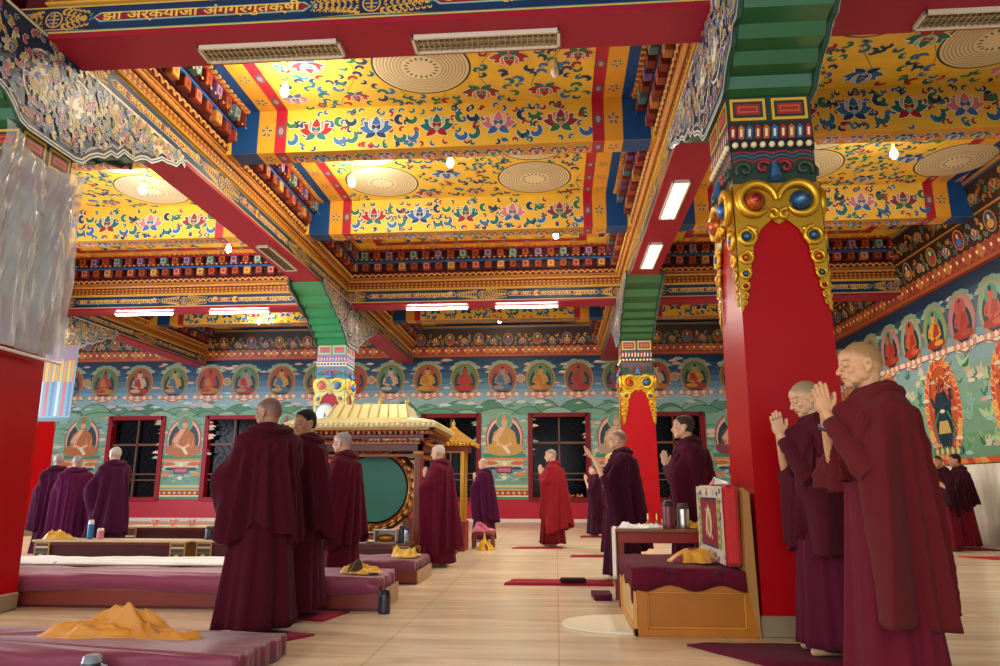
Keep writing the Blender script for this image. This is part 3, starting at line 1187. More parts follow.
while u < U1:
    A.cloud(u, 1.57, .13, mr.choice(['#c8542a', '#d87a3a', '#b0442a', '#e09a5a']), 22)
    u += .22
mb = MB()
A.into(mb, lambda u, v, d: (XW - d, u, v), .0016)
mb.box((XW + .01, U0, -.1), (XW + .2, U1, ZC), '#63806f')
prop(mb.build('wall_right', PAINT), kind='structure')
# pale pleated cloth hung along the foot of the right wall
n = 900
P = np.zeros((4, n, 3))
uu = np.linspace(6.0, 23.6, n)
ph = uu * 9 + 1.6 * np.sin(uu * 2.1)
for r_, (z, a) in enumerate(((1.5, .012), (1.0, .03), (.5, .04), (.06, .05))):
    P[r_, :, 0] = XW - .09 - a * np.sin(ph) - a * .6 * np.sin(uu * 23)
    P[r_, :, 1] = uu
    P[r_, :, 2] = z
dado = grid_mesh('wall_hanging_cloth', P, '#cfc5b2', SILK, thick=.004)
prop(dado, 'long pale cloth covering the foot of the right mural wall', 'wall hanging')

# windows ---------------------------------------------------------------
GLASS = bpy.data.materials.new('night_glass')
GLASS.use_nodes = True
_b = GLASS.node_tree.nodes['Principled BSDF']
_b.inputs['Base Color'].default_value = lin('#04050a')
_b.inputs['Roughness'].default_value = 0.12
_b.inputs['Specular IOR Level'].default_value = 0.07


def window_at(k, a, b):
    root = empty('window_%d' % (k + 1), ((a + b) / 2, YW, 0), kind='structure')
    w = (b - a) / 2
    fr = '#7c1a22' if k > 1 else '#98182a'
    m = MB()
    m.box((-w - .09, -.05, WZ0 - .06), (-w + .07, .3, WZ1 + .08), fr, .008)
    m.box((w - .07, -.05, WZ0 - .06), (w + .09, .3, WZ1 + .08), fr, .008)
    m.box((-w, -.05, WZ1 - .06), (w, .3, WZ1 + .08), fr, .008)
    m.box((-w, -.07, WZ0 - .08), (w, .3, WZ0 + .06), fr, .008)
    m.build('window_frame', LACQ, root)
    m = MB()
    c = '#77513f'
    m.box((-.025, .1, WZ0), (.025, .15, WZ1), c)
    for z, t in ((2.55, .035), (1.55, .02), (1.35, .02)):
        m.box((-w + .05, .1, z - t), (w - .05, .15, z + t), c)
    m.build('muntins', LACQ, root)
    m = MB()
    for sx in (-1, 1):                              # wrought scrollwork behind the bars
        for z0, z1 in ((WZ0 + .1, 1.3), (1.6, 2.5), (2.62, WZ1 - .08)):
            h = z1 - z0
            for q in (.28, .55, .8):
                pts = []
                for i in range(15):
                    t = i / 14
                    pts.append((sx * w * (q + .16 * math.sin(2 * PI * t)), .2, z0 + h * t))
                m.tube(pts, .007, '#2a2624', 5)
            pts = [(sx * (w * .5 + .3 * (1 - t / 16) * math.cos(t * .7)), .2, (z0 + z1) / 2 + .3 * h * (1 - t / 16) * math.sin(t * .7)) for t in range(16)]
            m.tube(pts, .007, '#2a2624', 5)
    m.build('grille', mat('dark_iron', .6, spec=.15), root)
    m = MB()
    m.box((-w, .24, WZ0), (w, .26, WZ1), '#101010')
    o = m.build('window_glass', GLASS, root)
    return root


for k, (a, b) in enumerate(WIN):
    window_at(k, a, b)
# ------------------------------------------------------------------ columns
CAP0, CAP1 = 2.45, 4.32


def face_map(k, r):
    """Maps (u across the face, z, outward depth) on to face k of a square pillar of half-width r."""
    def fn(u, z, d):
        R = r(z) if callable(r) else r
        x, y = u, -(R + d)
        for _ in range(k):
            x, y = -y, x
        return (x, y, z)
    return fn


def spiral_pts(cx, cz, r, a0, turn, n=16, shrink=.8, off=.03):
    return [(cx + r * (1 - shrink * t / n) * math.cos(a0 + turn * t / n), cz + r * (1 - shrink * t / n) * math.sin(a0 + turn * t / n), off) for t in range(n + 1)]


def make_column(shaft, pale=False):
    root = empty('column')
    HW = lambda z: .372 - .042 * min(1, z / 3.7)
    mb = MB()
    zs = [0.0, .1, 1.0, 2.0, 3.0, 4.1]
    rings = [[(-HW(z), -HW(z), z), (HW(z), -HW(z), z), (HW(z), HW(z), z), (-HW(z), HW(z), z)] for z in zs]
    mb.loft(rings, shaft, smooth=False)
    mb.build('shaft', LACQ, root)
    mb = MB()
    mb.box((-.386, -.386, 0), (.386, .386, .15), '#8a7a5c', .012)
    mb.build('skirting', STONE, root)
    # capital ornament, the same on all four faces
    C = dict(g='#d8a62c', dk='#233a30', r='#9c2430', b='#35608f', o='#b8602c', c='#e8d9a8')
    if pale:
        C = dict(g='#e0cf5c', dk='#5b93a8', r='#c4566a', b='#3f7cc4', o='#d26a7a', c='#f0ecd0')
    mb = MB()
    mo = MB()
    for k in range(4):
        f = face_map(k, .345)
        fs = face_map(k, HW)
        A = Art()
        A.rect(-.345, 4.08, .345, CAP1, C['dk'], 0)
        for sx in (-1, 1):
            for q, (m_, c) in enumerate(((.02, C['g']), (.045, C['dk']), (.07, C['r']), (.09, C['o']), (.105, C['r']))):
                A.rect(sx * .172 - .165 + m_ * .9, 4.08 + m_, sx * .172 + .165 - m_ * .9, CAP1 - m_, c, 1 + q)
        A.rect(-.345, 3.92, .345, 4.08, '#2a2626' if not pale else '#7c7fc0', 0)
        for q in range(10):
            u = -.31 + q * .069
            A.poly([(u - .028, 3.93), (u + .018, 3.93), (u + .03, 4.03), (u, 4.06), (u - .022, 4.03)], [C['r'], C['o'], C['b']][q % 3], 2)
            A.poly([(u - .012, 3.95), (u + .006, 3.95), (u + .012, 4.02), (u - .008, 4.02)], C['c'], 3)
        A.rect(-.345, 3.82, .345, 3.92, '#17181c' if not pale else '#e8e8d8', 0)
        A.into(mb, f)
        for q in range(9):                        # row of round beads
            x, y, z = f(-.3 + q * .075, 3.87, .01)
            mb.ball((x, y, z), .027, C['c'] if not pale else '#3a8a8a', 8)
        A = Art()
        A.rect(-.335, 3.5, .335, 3.82, C['dk'], 0)
        for q in range(7):
            t = q / 6
            A.ribbon([(-.33 + .66 * i / 12, 3.79 - .045 * q * .8 + .03 * abs(math.sin(i * PI / 3))) for i in range(13)], .012, [C['r'], C['b']][q % 2], 1 + q) if q < 3 else None
        A.into(mb, face_map(k, .34))
        for sx in (-1, 1):                        # raised curling leaves
            mb.tube([f(sx * (u), z, d * .6) for u, z, d in spiral_pts(.24, 3.64, .075, -.6, 6.5)], .014, C['dk'] if pale else '#3b4a3a', 6)
            mb.tube([f(sx * (u), z, d * .6) for u, z, d in spiral_pts(.09, 3.66, .06, 2.6, -6)], .013, C['r'], 6)
        mb.tube([f(0, 3.7, .02), f(0, 3.55, .05)], [.02, .05], C['b'], 8)
        # gilt scrolls round painted bosses, running down the corners
        g = C['g']
        for sx in (-1, 1):
            mo.tube([f(sx * u, z, d) for u, z, d in spiral_pts(.175, 3.36, .165, PI * .98, -5.6, 22, .35, .03)], [.012 + .03 * math.sin(PI * (t + 3) / 26) for t in range(23)], g, 8)
            x, y, z = f(sx * .185, 3.36, .02)
            mo.ball((x, y, z), .088, C['o'] if sx < 0 else C['b'], 14)
            x, y, z = f(sx * .185, 3.36, .05)
            mo.ball((x, y, z), .062, C['r'] if sx < 0 else '#54708c', 12)
            mo.tube([f(sx * u, z, d) for u, z, d in spiral_pts(.045, 3.24, .05, 1.2, 5, 12, .7, .03)], .02, g, 6)
            for q, (uu, zz, rr, cc) in enumerate(((.265, 3.06, .078, 'b'), (.285, 2.88, .056, 'o'), (.298, 2.745, .044, 'b'), (.308, 2.64, .034, 'r'), (.316, 2.56, .026, 'g'), (.322, 2.5, .02, 'g'))):
                mo.tube([f(sx * min(u, .345), z, d) for u, z, d in spiral_pts(uu, zz, rr, PI * .5, 6.6, 14, .3, .02)], rr * .28, g, 7)
                x, y, z = f(sx * uu, zz, .015)
                mo.ball((x, y, z), rr * .5, C[cc], 10)
                mo.ball(f(sx * (uu - rr * .9), zz + rr * .7, .015), rr * .36, g, 8)
                mo.ball(f(sx * (uu - rr * .5), zz - rr * .8, .015), rr * .3, g, 8)
            # gilt backing plate of the scrolls
            pl = [(sx * .348, 3.52), (sx * .352, 2.42), (sx * .335, 2.44), (sx * .315, 2.52), (sx * .29, 2.66), (sx * .25, 2.8), (sx * .215, 2.98), (sx * .15, 3.12), (sx * .06, 3.2), (0, 3.16), (0, 3.52)]
            mo.add([f(u, z, .012) for u, z in pl], [list(range(len(pl)))], '#b58a20' if not pale else '#cfd8b0')
    mb.build('capital', PAINT, root)
    mo.build('gilt_scrollwork', GOLD if not pale else PAINT, root)
    # stepped green bracket arm under the beam
    prof = [(.36, CAP1), (.43, CAP1 + .03), (.47, CAP1 + .12), (.60, CAP1 + .14), (.66, CAP1 + .23), (.80, CAP1 + .25), (.86, CAP1 + .34), (1.02, CAP1 + .37), (1.08, CAP1 + .47),
            (1.28, CAP1 + .5), (1.36, CAP1 + .6), (1.66, CAP1 + .66), (1.78, CAP1 + .78), (2.1, CAP1 + .84), (2.25, ZB)]
    gc = '#1f8a5a' if pale else '#1a5a30'
    mb = MB()
    pts = [(-y, z) for y, z in prof[::-1]] + prof
    V = [(s * .34, y, z) for s in (-1, 1) for y, z in pts]
    n = len(pts)
    F = [(i, i + 1, n + i + 1, n + i) for i in range(n - 1)] + [list(range(n))[::-1], [n + i for i in range(n)], (0, n, 2 * n - 1, n - 1)]
    mb.add(V, F, gc)
    mb.build('bracket_arm', mat('green_gloss_paint', .3, var=.06, coat=.3), root)
    # carved and painted side boards
    for s in (-1, 1):
        A = Art()
        low = []
        N_ = 44
        for i in range(N_ + 1):
            y = -2.35 + 4.7 * i / N_
            a = abs(y)
            z = None
            for (y0, z0), (y1, z1) in zip(prof[:-1], prof[1:]):
                if y0 <= a <= y1:
                    z = z0 + (z1 - z0) * (a - y0) / (y1 - y0)
            if z is None:
                z = CAP1 if a < .5 else ZB
            z = z - .09 + .035 * abs(math.sin(i * PI / 2.2)) + (.05 if a < 1.2 else 0)
            if a < .4:
                z = CAP1 - .02
            low.append((y, min(z, ZB - .06)))
        top = [(2.35, ZB + .06), (-2.35, ZB + .06)]
        A.poly(low + top, '#1d3350', 0)
        for w_, c, l in ((.05, '#d8d4c4', 1), (.018, '#23506e', 2)):
            A.stroke([(y, z + .02) for y, z in low], w_, c, l)
            A.stroke([(y, min(z + .11, ZB)) for y, z in low], w_ * .5, c, l)
        A.rect(-2.3, ZB + .02, 2.3, ZB + .05, '#e0d8c0', 1)
        pr = random.Random(5 + s)
        for sg in (-1, 1):                          # framed medallion with a wheel, lotus sprays
            A.ell(sg * .25, 4.85, .26, .30, '#e0dac8', 2, 20)
            A.ell(sg * .25, 4.85, .235, .275, '#20304a', 3, 20)
            A.ell(sg * .25, 4.85, .13, .17, '#b8a45a', 4, 16)
            A.ell(sg * .25, 4.85, .09, .12, '#e2ddd0', 5, 16)
            for q in range(8):
                A.curl(sg * .25 + .17 * math.cos(q * PI / 4), 4.85 + .21 * math.sin(q * PI / 4), .05, q, ['#c8bfa0', '#8f9a6a'][q % 2], 6, 1, '#f0ead8', n=7)
            A.ell(sg * .95, 5.03, .15, .15, '#d8cfa0', 3, 16)
            A.ell(sg * .95, 5.03, .12, .12, '#3a3150', 4, 16)
            for q in range(4):
                t = q * PI / 4
                A.ribbon([(sg * .95 - .14 * math.cos(t), 5.03 - .14 * math.sin(t)), (sg * .95 + .14 * math.cos(t), 5.03 + .14 * math.sin(t))], .018, '#d8cfa0', 5)
            A.lotus(sg * 1.38, 5.08, .12, '#7c6aa8', '#d8a8b8', '#4a7aa8', 3)
            A.rect(sg * .25 - .2, 4.42, sg * .25 + .2, 4.5, '#7a3524', 3)
        for q in range(760):
            y = pr.uniform(-2.2, 2.2)
            zl = next(z for (yy, z) in low if yy >= y)
            z = pr.uniform(zl + .1, ZB - .01)
            if z < zl + .09:
                continue
            A.curl(y, z, pr.uniform(.028, .06), pr.random() * 6, pr.choice(['#8f8a4a', '#c9c19a', '#3f7a8a', '#a8546a', '#5a6aa8', '#b89a4a']), 6, pr.choice([1, -1]), '#ece6d2', n=6)
        A.into_ = None
        m2 = MB()
        A.into(m2, (lambda u, v, d: (.385 + d, u, v)) if s > 0 else (lambda u, v, d: (-.385 - d, u, v)), .002)
        back = low + top
        nb_ = len(back)
        V = [(s * .345, y, z) for y, z in back] + [(s * .385, y, z) for y, z in back]
        m2.add(V, [[i, (i + 1) % nb_, nb_ + (i + 1) % nb_, nb_ + i] for i in range(nb_)] + [list(range(nb_))], '#26463a')
        m2.build('carved_side_board', PAINT, root)
    return root


ca = make_column('#a2040c')
ca.location = (XC[3], YB[1], 0)
prop(ca, 'big red column on the right with gilt scrolls, beside the wooden bench', 'column', 'painted columns')
cb = copy_tree(ca)
cb.location = (XC[3], YB[2], 0)
prop(cb, 'slimmer looking bright red column behind the monk with raised hands', 'column', 'painted columns')
cl = copy_tree(ca)
cl.location = (XC[2] - .07, YB[1], 0)
prop(cl, 'red column at the left edge with a plastic covered cloth hanging on it', 'column', 'painted columns')
cp = make_column('#a84050', True)
cp.location = (XC[2], YB[2], 0)
prop(cp, 'pale blue and yellow topped column behind the drum canopy', 'column', 'painted columns')
cf = copy_tree(ca)
cf.location = (XC[1], YB[2], 0)
prop(cf, 'narrow red column at far left with a small banner on it', 'column', 'painted columns')
# ------------------------------------------------------------------ people
def sculpt(parts, voxel, name, tint, m, parent, smooth=3):
    """Overlapping rounded volumes melted into one continuous skin."""
    mb = MB()
    for q in parts:
        if q[0] == 'e':
            mb.ball(q[1], q[2], '#888888', 18, q[3] if len(q) > 3 else None)
        else:
            pts, rad = q[1], q[2]
            mb.tube(pts, rad, '#888888', 12)
            mb.ball(pts[0], rad[0], '#888888', 10)
            mb.ball(pts[-1], rad[-1], '#888888', 10)
    me = bpy.data.meshes.new('tmp')
    me.from_pydata(mb.v, [], mb.f)
    o = bpy.data.objects.new('tmp', me)
    COL.objects.link(o)
    md = o.modifiers.new('r', 'REMESH')
    md.mode = 'VOXEL'
    md.voxel_size = voxel
    md.use_smooth_shade = True
    if smooth:
        ms = o.modifiers.new('s', 'SMOOTH')
        ms.factor = .5
        ms.iterations = smooth
    dg = bpy.context.evaluated_depsgraph_get()
    out = bpy.data.meshes.new_from_object(o.evaluated_get(dg))
    bpy.data.objects.remove(o)
    bpy.data.meshes.remove(me)
    n = len(out.vertices)
    co = np.empty(n * 3, dtype=np.float32)
    out.vertices.foreach_get('co', co)
    co = co.reshape(-1, 3)
    for a in list(out.color_attributes):
        out.color_attributes.remove(a)
    ca = out.color_attributes.new('Col', 'FLOAT_COLOR', 'POINT')
    ca.data.foreach_set('color', np.ascontiguousarray(tint(co), dtype=np.float32).ravel())
    out.polygons.foreach_set('use_smooth', [True] * len(out.polygons))
    out.materials.clear()
    out.materials.append(m)
    out.name = name
    ob = bpy.data.objects.new(name, out)
    COL.objects.link(ob)
    ob.parent = parent
    return ob


def sst(a, b, x):
    t = np.clip((x - a) / (b - a), 0, 1)
    return t * t * (3 - 2 * t)


def bez(p0, p1, p2, n):
    return [tuple((1 - t) ** 2 * Vector(p0) + 2 * t * (1 - t) * Vector(p1) + t * t * Vector(p2)) for t in [i / n for i in range(n + 1)]]


def hand_parts(wrist, up, palmn, sc=1.0, curl=.12, spread=.05, side=1, thumb_dir=None):
    """palm + four fingers + thumb. up: wrist->fingers, palmn: direction the palm faces, side: +1 thumb on up x palmn side."""
    up = Vector(up).normalized()
    pn = Vector(palmn)
    pn = (pn - up * pn.dot(up)).normalized()
    sd = up.cross(pn) * side
    W = Vector(wrist)
    P = []
    M = Matrix((sd, pn, up)).transposed()
    c = W + up * .052 * sc
    P.append(('e', c, (.040 * sc, .0145 * sc, .052 * sc), M))
    P.append(('e', W + up * .03 * sc + sd * .022 * sc + pn * .004, (.018 * sc, .014 * sc, .03 * sc), M))
    for k, (off, ln, r) in enumerate(((.029, .070, .0088), (.0098, .079, .0090), (-.0098, .073, .0086), (-.0285, .057, .0076))):
        b = W + up * (.086 - .004 * abs(k - 1)) * sc + sd * off * sc
        d = (up + sd * spread * (1.5 - k) * .9).normalized()
        pts, rad = [b - d * .02 * sc], [r * sc]
        a = 0
        p = b
        for s_, seg in enumerate((.45, .32, .23)):
            a += curl * (1.0 + .4 * s_)
            dd = (d * math.cos(a) + pn * math.sin(a)).normalized()
            for h in (.5, 1.0):
                pts.append(p + dd * ln * seg * h * sc)
                rad.append(r * sc * (1.06 if h == .5 and s_ else 1.0) * (1 - .07 * s_))
            p = p + dd * ln * seg * sc
        P.append(('t', pts, rad))
    tb = W + up * .028 * sc + sd * .03 * sc
    td = Vector(thumb_dir).normalized() if thumb_dir is not None else (up * .75 + sd * .6 + pn * .15).normalized()
    P.append(('t', [tb, tb + td * .032 * sc, tb + (td * .8 + up * .25).normalized() * .058 * sc, tb + (td * .7 + up * .4).normalized() * .08 * sc], [.0125 * sc, .0108 * sc, .0098 * sc, .008 * sc]))
    return P


def head_parts(hc, R, glasses=False):
    """hc: head centre, R: 3x3 rotation (x is the way the face points)."""
    def T(p):
        return Vector(hc) + R @ Vector(p)

    def E(p, r, rot=None):
        return ('e', T(p), r, R if rot is None else R @ rot)

    def C(pts, rad):
        return ('t', [T(p) for p in pts], rad)
    ry = lambda a: Matrix.Rotation(a, 3, 'Y')
    P = [E((-.014, 0, .036), (.098, .076, .088)), E((-.03, 0, .012), (.082, .074, .078)), E((.022, 0, -.025), (.066, .062, .082)),
         E((.061, 0, -.089), (.028, .027, .022)), E((.04, .03, -.07), (.034, .02, .024)), E((.04, -.03, -.07), (.034, .02, .024)),
         E((.004, .052, -.045), (.034, .013, .032)), E((.004, -.052, -.045), (.034, .013, .032)),
         E((.055, .036, -.022), (.026, .024, .022)), E((.055, -.036, -.022), (.026, .024, .022)),
         E((.053, 0, .046), (.042, .056, .048)),
         C([(.074, -.038, .016), (.086, -.02, .021), (.087, 0, .018), (.086, .02, .021), (.074, .038, .016)], [.009, .011, .010, .011, .009]),
         C([(.086, 0, .014), (.098, 0, -.008), (.109, 0, -.026), (.110, 0, -.031)], [.009, .0095, .012, .0115]),
         E((.092, .012, -.033), (.012, .008, .008)), E((.092, -.012, -.033), (.012, .008, .008)),
         E((.076, 0, -.052), (.02, .026, .02)),
         C([(.082, -.019, -.055), (.0925, -.006, -.0525), (.094, 0, -.054), (.0925, .006, -.0525), (.082, .019, -.055)], [.005, .0078, .007, .0078, .005]),
         C([(.081, -.016, -.0655), (.0905, 0, -.0665), (.081, .016, -.0655)], [.005, .0088, .005]),
         E((.078, .029, .0), (.012, .015, .0095)), E((.078, -.029, .0), (.012, .015, .0095))]
    for s in (-1, 1):
        P.append(E((-.012, s * .079, -.004), (.020, .0055, .034), ry(-.18) @ Matrix.Rotation(s * -.32, 3, 'Z')))
        P.append(C([(-.026, s * .086, .012), (-.016, s * .084, .027), (-.002, s * .079, .022)], [.005, .006, .005]))
        P.append(E((-.006, s * .076, -.034), (.009, .006, .011)))
    return P, T


MAROON = ['#5e1226', '#6b1a30', '#551024', '#701622', '#661634', '#4c1024', '#5a1440']


def cloth_rings(center_fn, nθ, nz):
    pass


def make_monk(pos, face, height, label, pose='pray', voxel=.009, robe='#5a1226', skirt=None, head_yaw=0, head_pitch=-.05, skin='#c99a72', scalp='#8a7560',
              hair=None, hands=1.42, glasses=False, hem_back=.42, hem_front=.8, seed=1, watch=False, seg=120, trail=1.0, folds=1.0, hemw=1.0, cover=False, lift=0.0, lean=0.0, hem_x=.24, wide=1.0, shadow_side=None, collar=True, foot=True):
    """face: world direction (degrees) the person looks; built facing +x with the left side at +y."""
    S = height / 1.72
    root = empty('person', (pos[0], pos[1], lift), math.radians(face), label=label, cat='person')
    root.scale = (S, S, S)
    r = random.Random(seed)
    rob = lin(robe)
    sk = lin(skirt or robe)
    # ---- body
    hc = Vector((.035 + lean, 0, 1.615))
    R = Matrix.Rotation(head_yaw, 3, 'Z') @ Matrix.Rotation(-head_pitch, 3, 'Y')
    P, T = head_parts(hc, R)
    P.append(('t', [T((-.03, 0, -.05)), (.0 + lean * .8, 0, 1.50), (-.02 + lean * .5, 0, 1.41)], [.058, .055, .068]))
    P.append(('t', [(-.02 + lean * .5, -.14, 1.36), (-.02 + lean * .5, 0, 1.40), (-.02 + lean * .5, .14, 1.36)], [.05, .07, .05]))
    P.append(('t', [(0 + lean * .4, 0, 1.3), (0, 0, 1.1), (0, 0, .95)], [.12, .115, .13]))
    for s in (-1, 1):
        P.append(('t', [(0, s * .085, .92), (.0, s * .09, .5), (-.01, s * .09, .1)], [.085, .06, .045]))
        P.append(('t', [(-.03, s * .09, .05), (.06, s * .1, .045), (.15, s * .105, .028)], [.04, .038, .026]))
    arms = {}
    if pose == 'pray':
        wz = hands - .07
        wx = .24 + lean
        for s in (-1, 1):
            sh, el = Vector((-.01 + lean * .4, s * .175, 1.345)), Vector((.13 + lean * .3, s * .235, 1.10))
            wr = Vector((wx - .02, s * .0175, wz))
            arms[s] = (sh, el, wr)
            P.append(('t', [sh, sh.lerp(el, .5), el], [.04, .036, .036]))
            P.append(('t', [el, el.lerp(wr, .4), wr.lerp(el, .12), wr], [.037, .038, .028, .026]))
            up = Vector((.16, -s * .01, .98))
            P += hand_parts(wr + Vector((0, -s * .004, 0)), up, (0, -s, 0), 1.0, .03, .03, side=1, thumb_dir=(-.55, 0, .8)) if False else \
                hand_parts(wr, up, (0, -s, 0), 1.0, .035, .04, side=-s if False else (1 if s < 0 else -1) * 1, thumb_dir=(-.5, -s * .05, .85))
    elif pose == 'offer':                    # forearms raised in front with open palms
        for s in (-1, 1):
            sh, el = Vector((-.01 + lean * .4, s * .175, 1.345)), Vector((.17, s * .21, 1.12))
            wr = Vector((.33 + lean, s * (.07 if s > 0 else .05), 1.42 - (.0 if s > 0 else .03)))
            arms[s] = (sh, el, wr)
            P.append(('t', [sh, sh.lerp(el, .5), el], [.04, .036, .036]))
            P.append(('t', [el, el.lerp(wr, .4), wr.lerp(el, .12), wr], [.037, .038, .028, .025]))
            P += hand_parts(wr, (.75, -s * .1, .62), (-.5, -s * .35, .8), 1.0, .16, .1, side=(1 if s < 0 else -1))
    elif pose == 'hidden':                   # hands clasped under the shawl at the chest
        for s in (-1, 1):
            sh, el = Vector((-.01, s * .175, 1.345)), Vector((.09, s * .225, 1.10))
            wr = Vector((.19, s * .03, hands - .12))
            arms[s] = (sh, el, wr)
            P.append(('t', [sh, sh.lerp(el, .5), el], [.04, .036, .036]))
            P.append(('t', [el, el.lerp(wr, .5), wr], [.04, .036, .027]))
            P += hand_parts(wr, (.3, -s * .02, .95), (0, -s, 0), 1.0, .04, .04, side=(1 if s < 0 else -1), thumb_dir=(-.5, 0, .8))
    skn, scl = np.array(lin(skin)), np.array(lin(scalp))
    lip = np.array(lin('#9a5348'))
    dark = np.array(lin('#2a1c16'))
    Rn = np.array(R)
    hcn = np.array(hc)

    def tint(co):
        L = (co - hcn) @ Rn
        c = np.tile(skn, (len(co), 1))
        w = sst(.025, .085, L[:, 2] + .62 * np.clip(-(L[:, 0] - .035), -.03, .2) - .0)
        near = (np.linalg.norm(L, axis=1) < .2) & (L[:, 2] > -.055)
        ear = (np.abs(L[:, 1]) > .0765) & (np.abs(L[:, 0] + .01) < .045) & (L[:, 2] < .04)
        w = w * near * (~ear)
        c = c * (1 - w[:, None]) + scl * w[:, None]
        front = L[:, 0] > .06
        ay = np.abs(L[:, 1])
        bw = np.exp(-((L[:, 2] - (.029 - .12 * (ay - .03) ** 2 * 10)) / .0042) ** 2) * (ay > .013) * (ay < .05) * front
        lw = np.exp(-((L[:, 2] + .002 + (ay - .028) ** 2 * 6) / .0028) ** 2) * (ay > .014) * (ay < .045) * front
        mw = np.exp(-((L[:, 2] + .0595) / .0075) ** 2) * (ay < .021) * (L[:, 0] > .078)
        ml = np.exp(-((L[:, 2] + .0598) / .0018) ** 2) * (ay < .02) * (L[:, 0] > .078)
        for ww, cc in ((mw * .6, lip), (ml * .8, dark), (bw * .65, dark), (lw * .85, dark)):
            c = c * (1 - ww[:, None]) + cc * ww[:, None]
        ec = (np.abs(L[:, 1]) > .079) & (np.hypot(L[:, 0] + .012, L[:, 2] - .002) < .0105)
        c[ec] *= .6  # shade of the ear hollow, darkened in the skin colour
        c[:, 3] = 1
        return c
    sculpt(P, voxel, 'body', tint, SKIN, root, 2 if voxel < .006 else 1)
    if hair:
        hp = [('e', T((-.022, 0, .048)), (.098, .0815, .086), R), ('e', T((-.04, 0, .01)), (.076, .079, .075), R), ('e', T((.022, 0, .086)), (.05, .058, .036), R)]
        sculpt(hp, .008, 'hair', lambda co: np.tile(np.array(lin(hair)), (len(co), 1)), HAIR, root, 1)
    if glasses:
        mb = MB()
        for s in (-1, 1):
            mb.tube([T((.097, s * .031 + .021 * math.cos(a * PI / 7), .003 + .016 * math.sin(a * PI / 7))) for a in range(15)], .0016, '#1c1c20', 5)
            mb.tube([T((.096, s * .052, .006)), T((.04, s * .077, .008)), T((-.01, s * .083, .01))], .0018, '#1c1c20', 5)
        mb.tube([T((.099, -.01, .004)), T((.101, 0, .007)), T((.099, .01, .004))], .0016, '#1c1c20', 5)
        mb.build('spectacles', PLASTIC, root)
    if watch:
        mb = MB()
        sh, el, wr = arms[-1]
        ax = (wr - el).normalized()
        c0_ = wr.lerp(el, .2)
        a = ax.cross(Vector((0, 0, 1))).normalized()
        b = ax.cross(a)
        mb.tube([c0_ + (a * math.cos(t * PI / 8) + b * math.sin(t * PI / 8)) * .031 for t in range(17)], .009, '#2a2a30', 6)
        mb.ball(c0_ + a * .032, (.012, .018, .018), '#45454e', 10)
        mb.build('wristwatch', PLASTIC, root)
    # ---- lower robe
    nt = seg
    th = np.linspace(0, 2 * PI, nt, endpoint=False)
    ph = [r.uniform(0, 6.28) for _ in range(8)]
    rows = 26
    P3 = np.zeros((rows + 3, nt, 3))
    for i in range(rows):
        t = i / (rows - 1)
        z = 1.12 - t * (1.12 - .055)
        a = (.135 + .075 * t ** 1.1) * wide
        b = (.165 + .085 * t ** 1.2) * wide
        amp = .004 + .022 * t
        f = (np.abs(np.sin(4.5 * th + ph[0] + .5 * t)) - .6) * amp * .9 + np.sin(13 * th + ph[1] + 1.2 * np.sin(th * 2 + ph[2])) * amp * .45 + np.sin(5 * th + ph[3]) * amp * .7
        P3[i, :, 0] = (a + f) * np.cos(th) + .01
        P3[i, :, 1] = (b + f) * np.sin(th)
        P3[i, :, 2] = z + (.012 * np.sin(3 * th + ph[4]) if i == rows - 1 else 0)
    for q, (k, z) in enumerate(((.97, .058), (.93, .12), (.90, .3))):
        P3[rows + q] = P3[rows - 1] * np.array([k, k, 1])
        P3[rows + q, :, 2] = z
    cols = np.tile(np.array(sk, dtype=np.float32), (P3.shape[0], nt, 1))
    grid_mesh('lower_robe', P3, cols, CLOTH, root, wrap=True)
    # ---- shawl: wraps shoulders and arms, falls in pleats
    rows = 46
    hemθ = np.zeros(nt)
    # th=0 front, pi/2 left, pi back
    fr = (1 + np.cos(th + (.55 if cover else 0))) / 2
    open_ = sst(.62, .78, fr)                       # the opening at the front
    hem = hem_back * (1 - open_) + hem_front * open_
    hem = hem + (.05 * np.sin(th * 2 + ph[5]) + .03 * np.sin(5 * th + ph[6]) + .06 * np.abs(np.sin(th * 1.5 + .6))) * hemw
    tops = [(1.50, .062, .066), (1.495, .08, .092), (1.477, .10, .14), (1.455, .118, .19), (1.415, .128, .238)]
    G = np.zeros((rows + len(tops) + 3, nt, 3))
    cen = lambda z: -.012 + lean * np.clip((z - .9) / .6, 0, 1)
    for i, (z, a, b) in enumerate(tops):
        f = .004 * np.sin(7 * th + ph[1]) * (i > 0)
        dz = -.05 * np.maximum(0, np.cos(th)) * (1 if i < 2 else .8 if i < 4 else .4)
        G[i, :, 0] = (a + f) * np.cos(th) + cen(z) + (.015 if i < 2 else .0)
        G[i, :, 1] = (b * wide + f) * np.sin(th)
        G[i, :, 2] = z + dz
    ang = lambda x, y: np.stack([x, y])
    cs, sn = np.cos(th), np.sin(th)

    def ray(cx, cy, rad):
        bq = cs * cx + sn * cy
        disc = rad ** 2 - (cx ** 2 + cy ** 2 - bq ** 2)
        return np.where(disc > 0, bq + np.sqrt(np.maximum(disc, 0)), 0)
    zt = 1.385
    ker = np.exp(-(np.arange(-nt // 12, nt // 12 + 1) / (nt * .022)) ** 2)
    ker /= ker.sum()
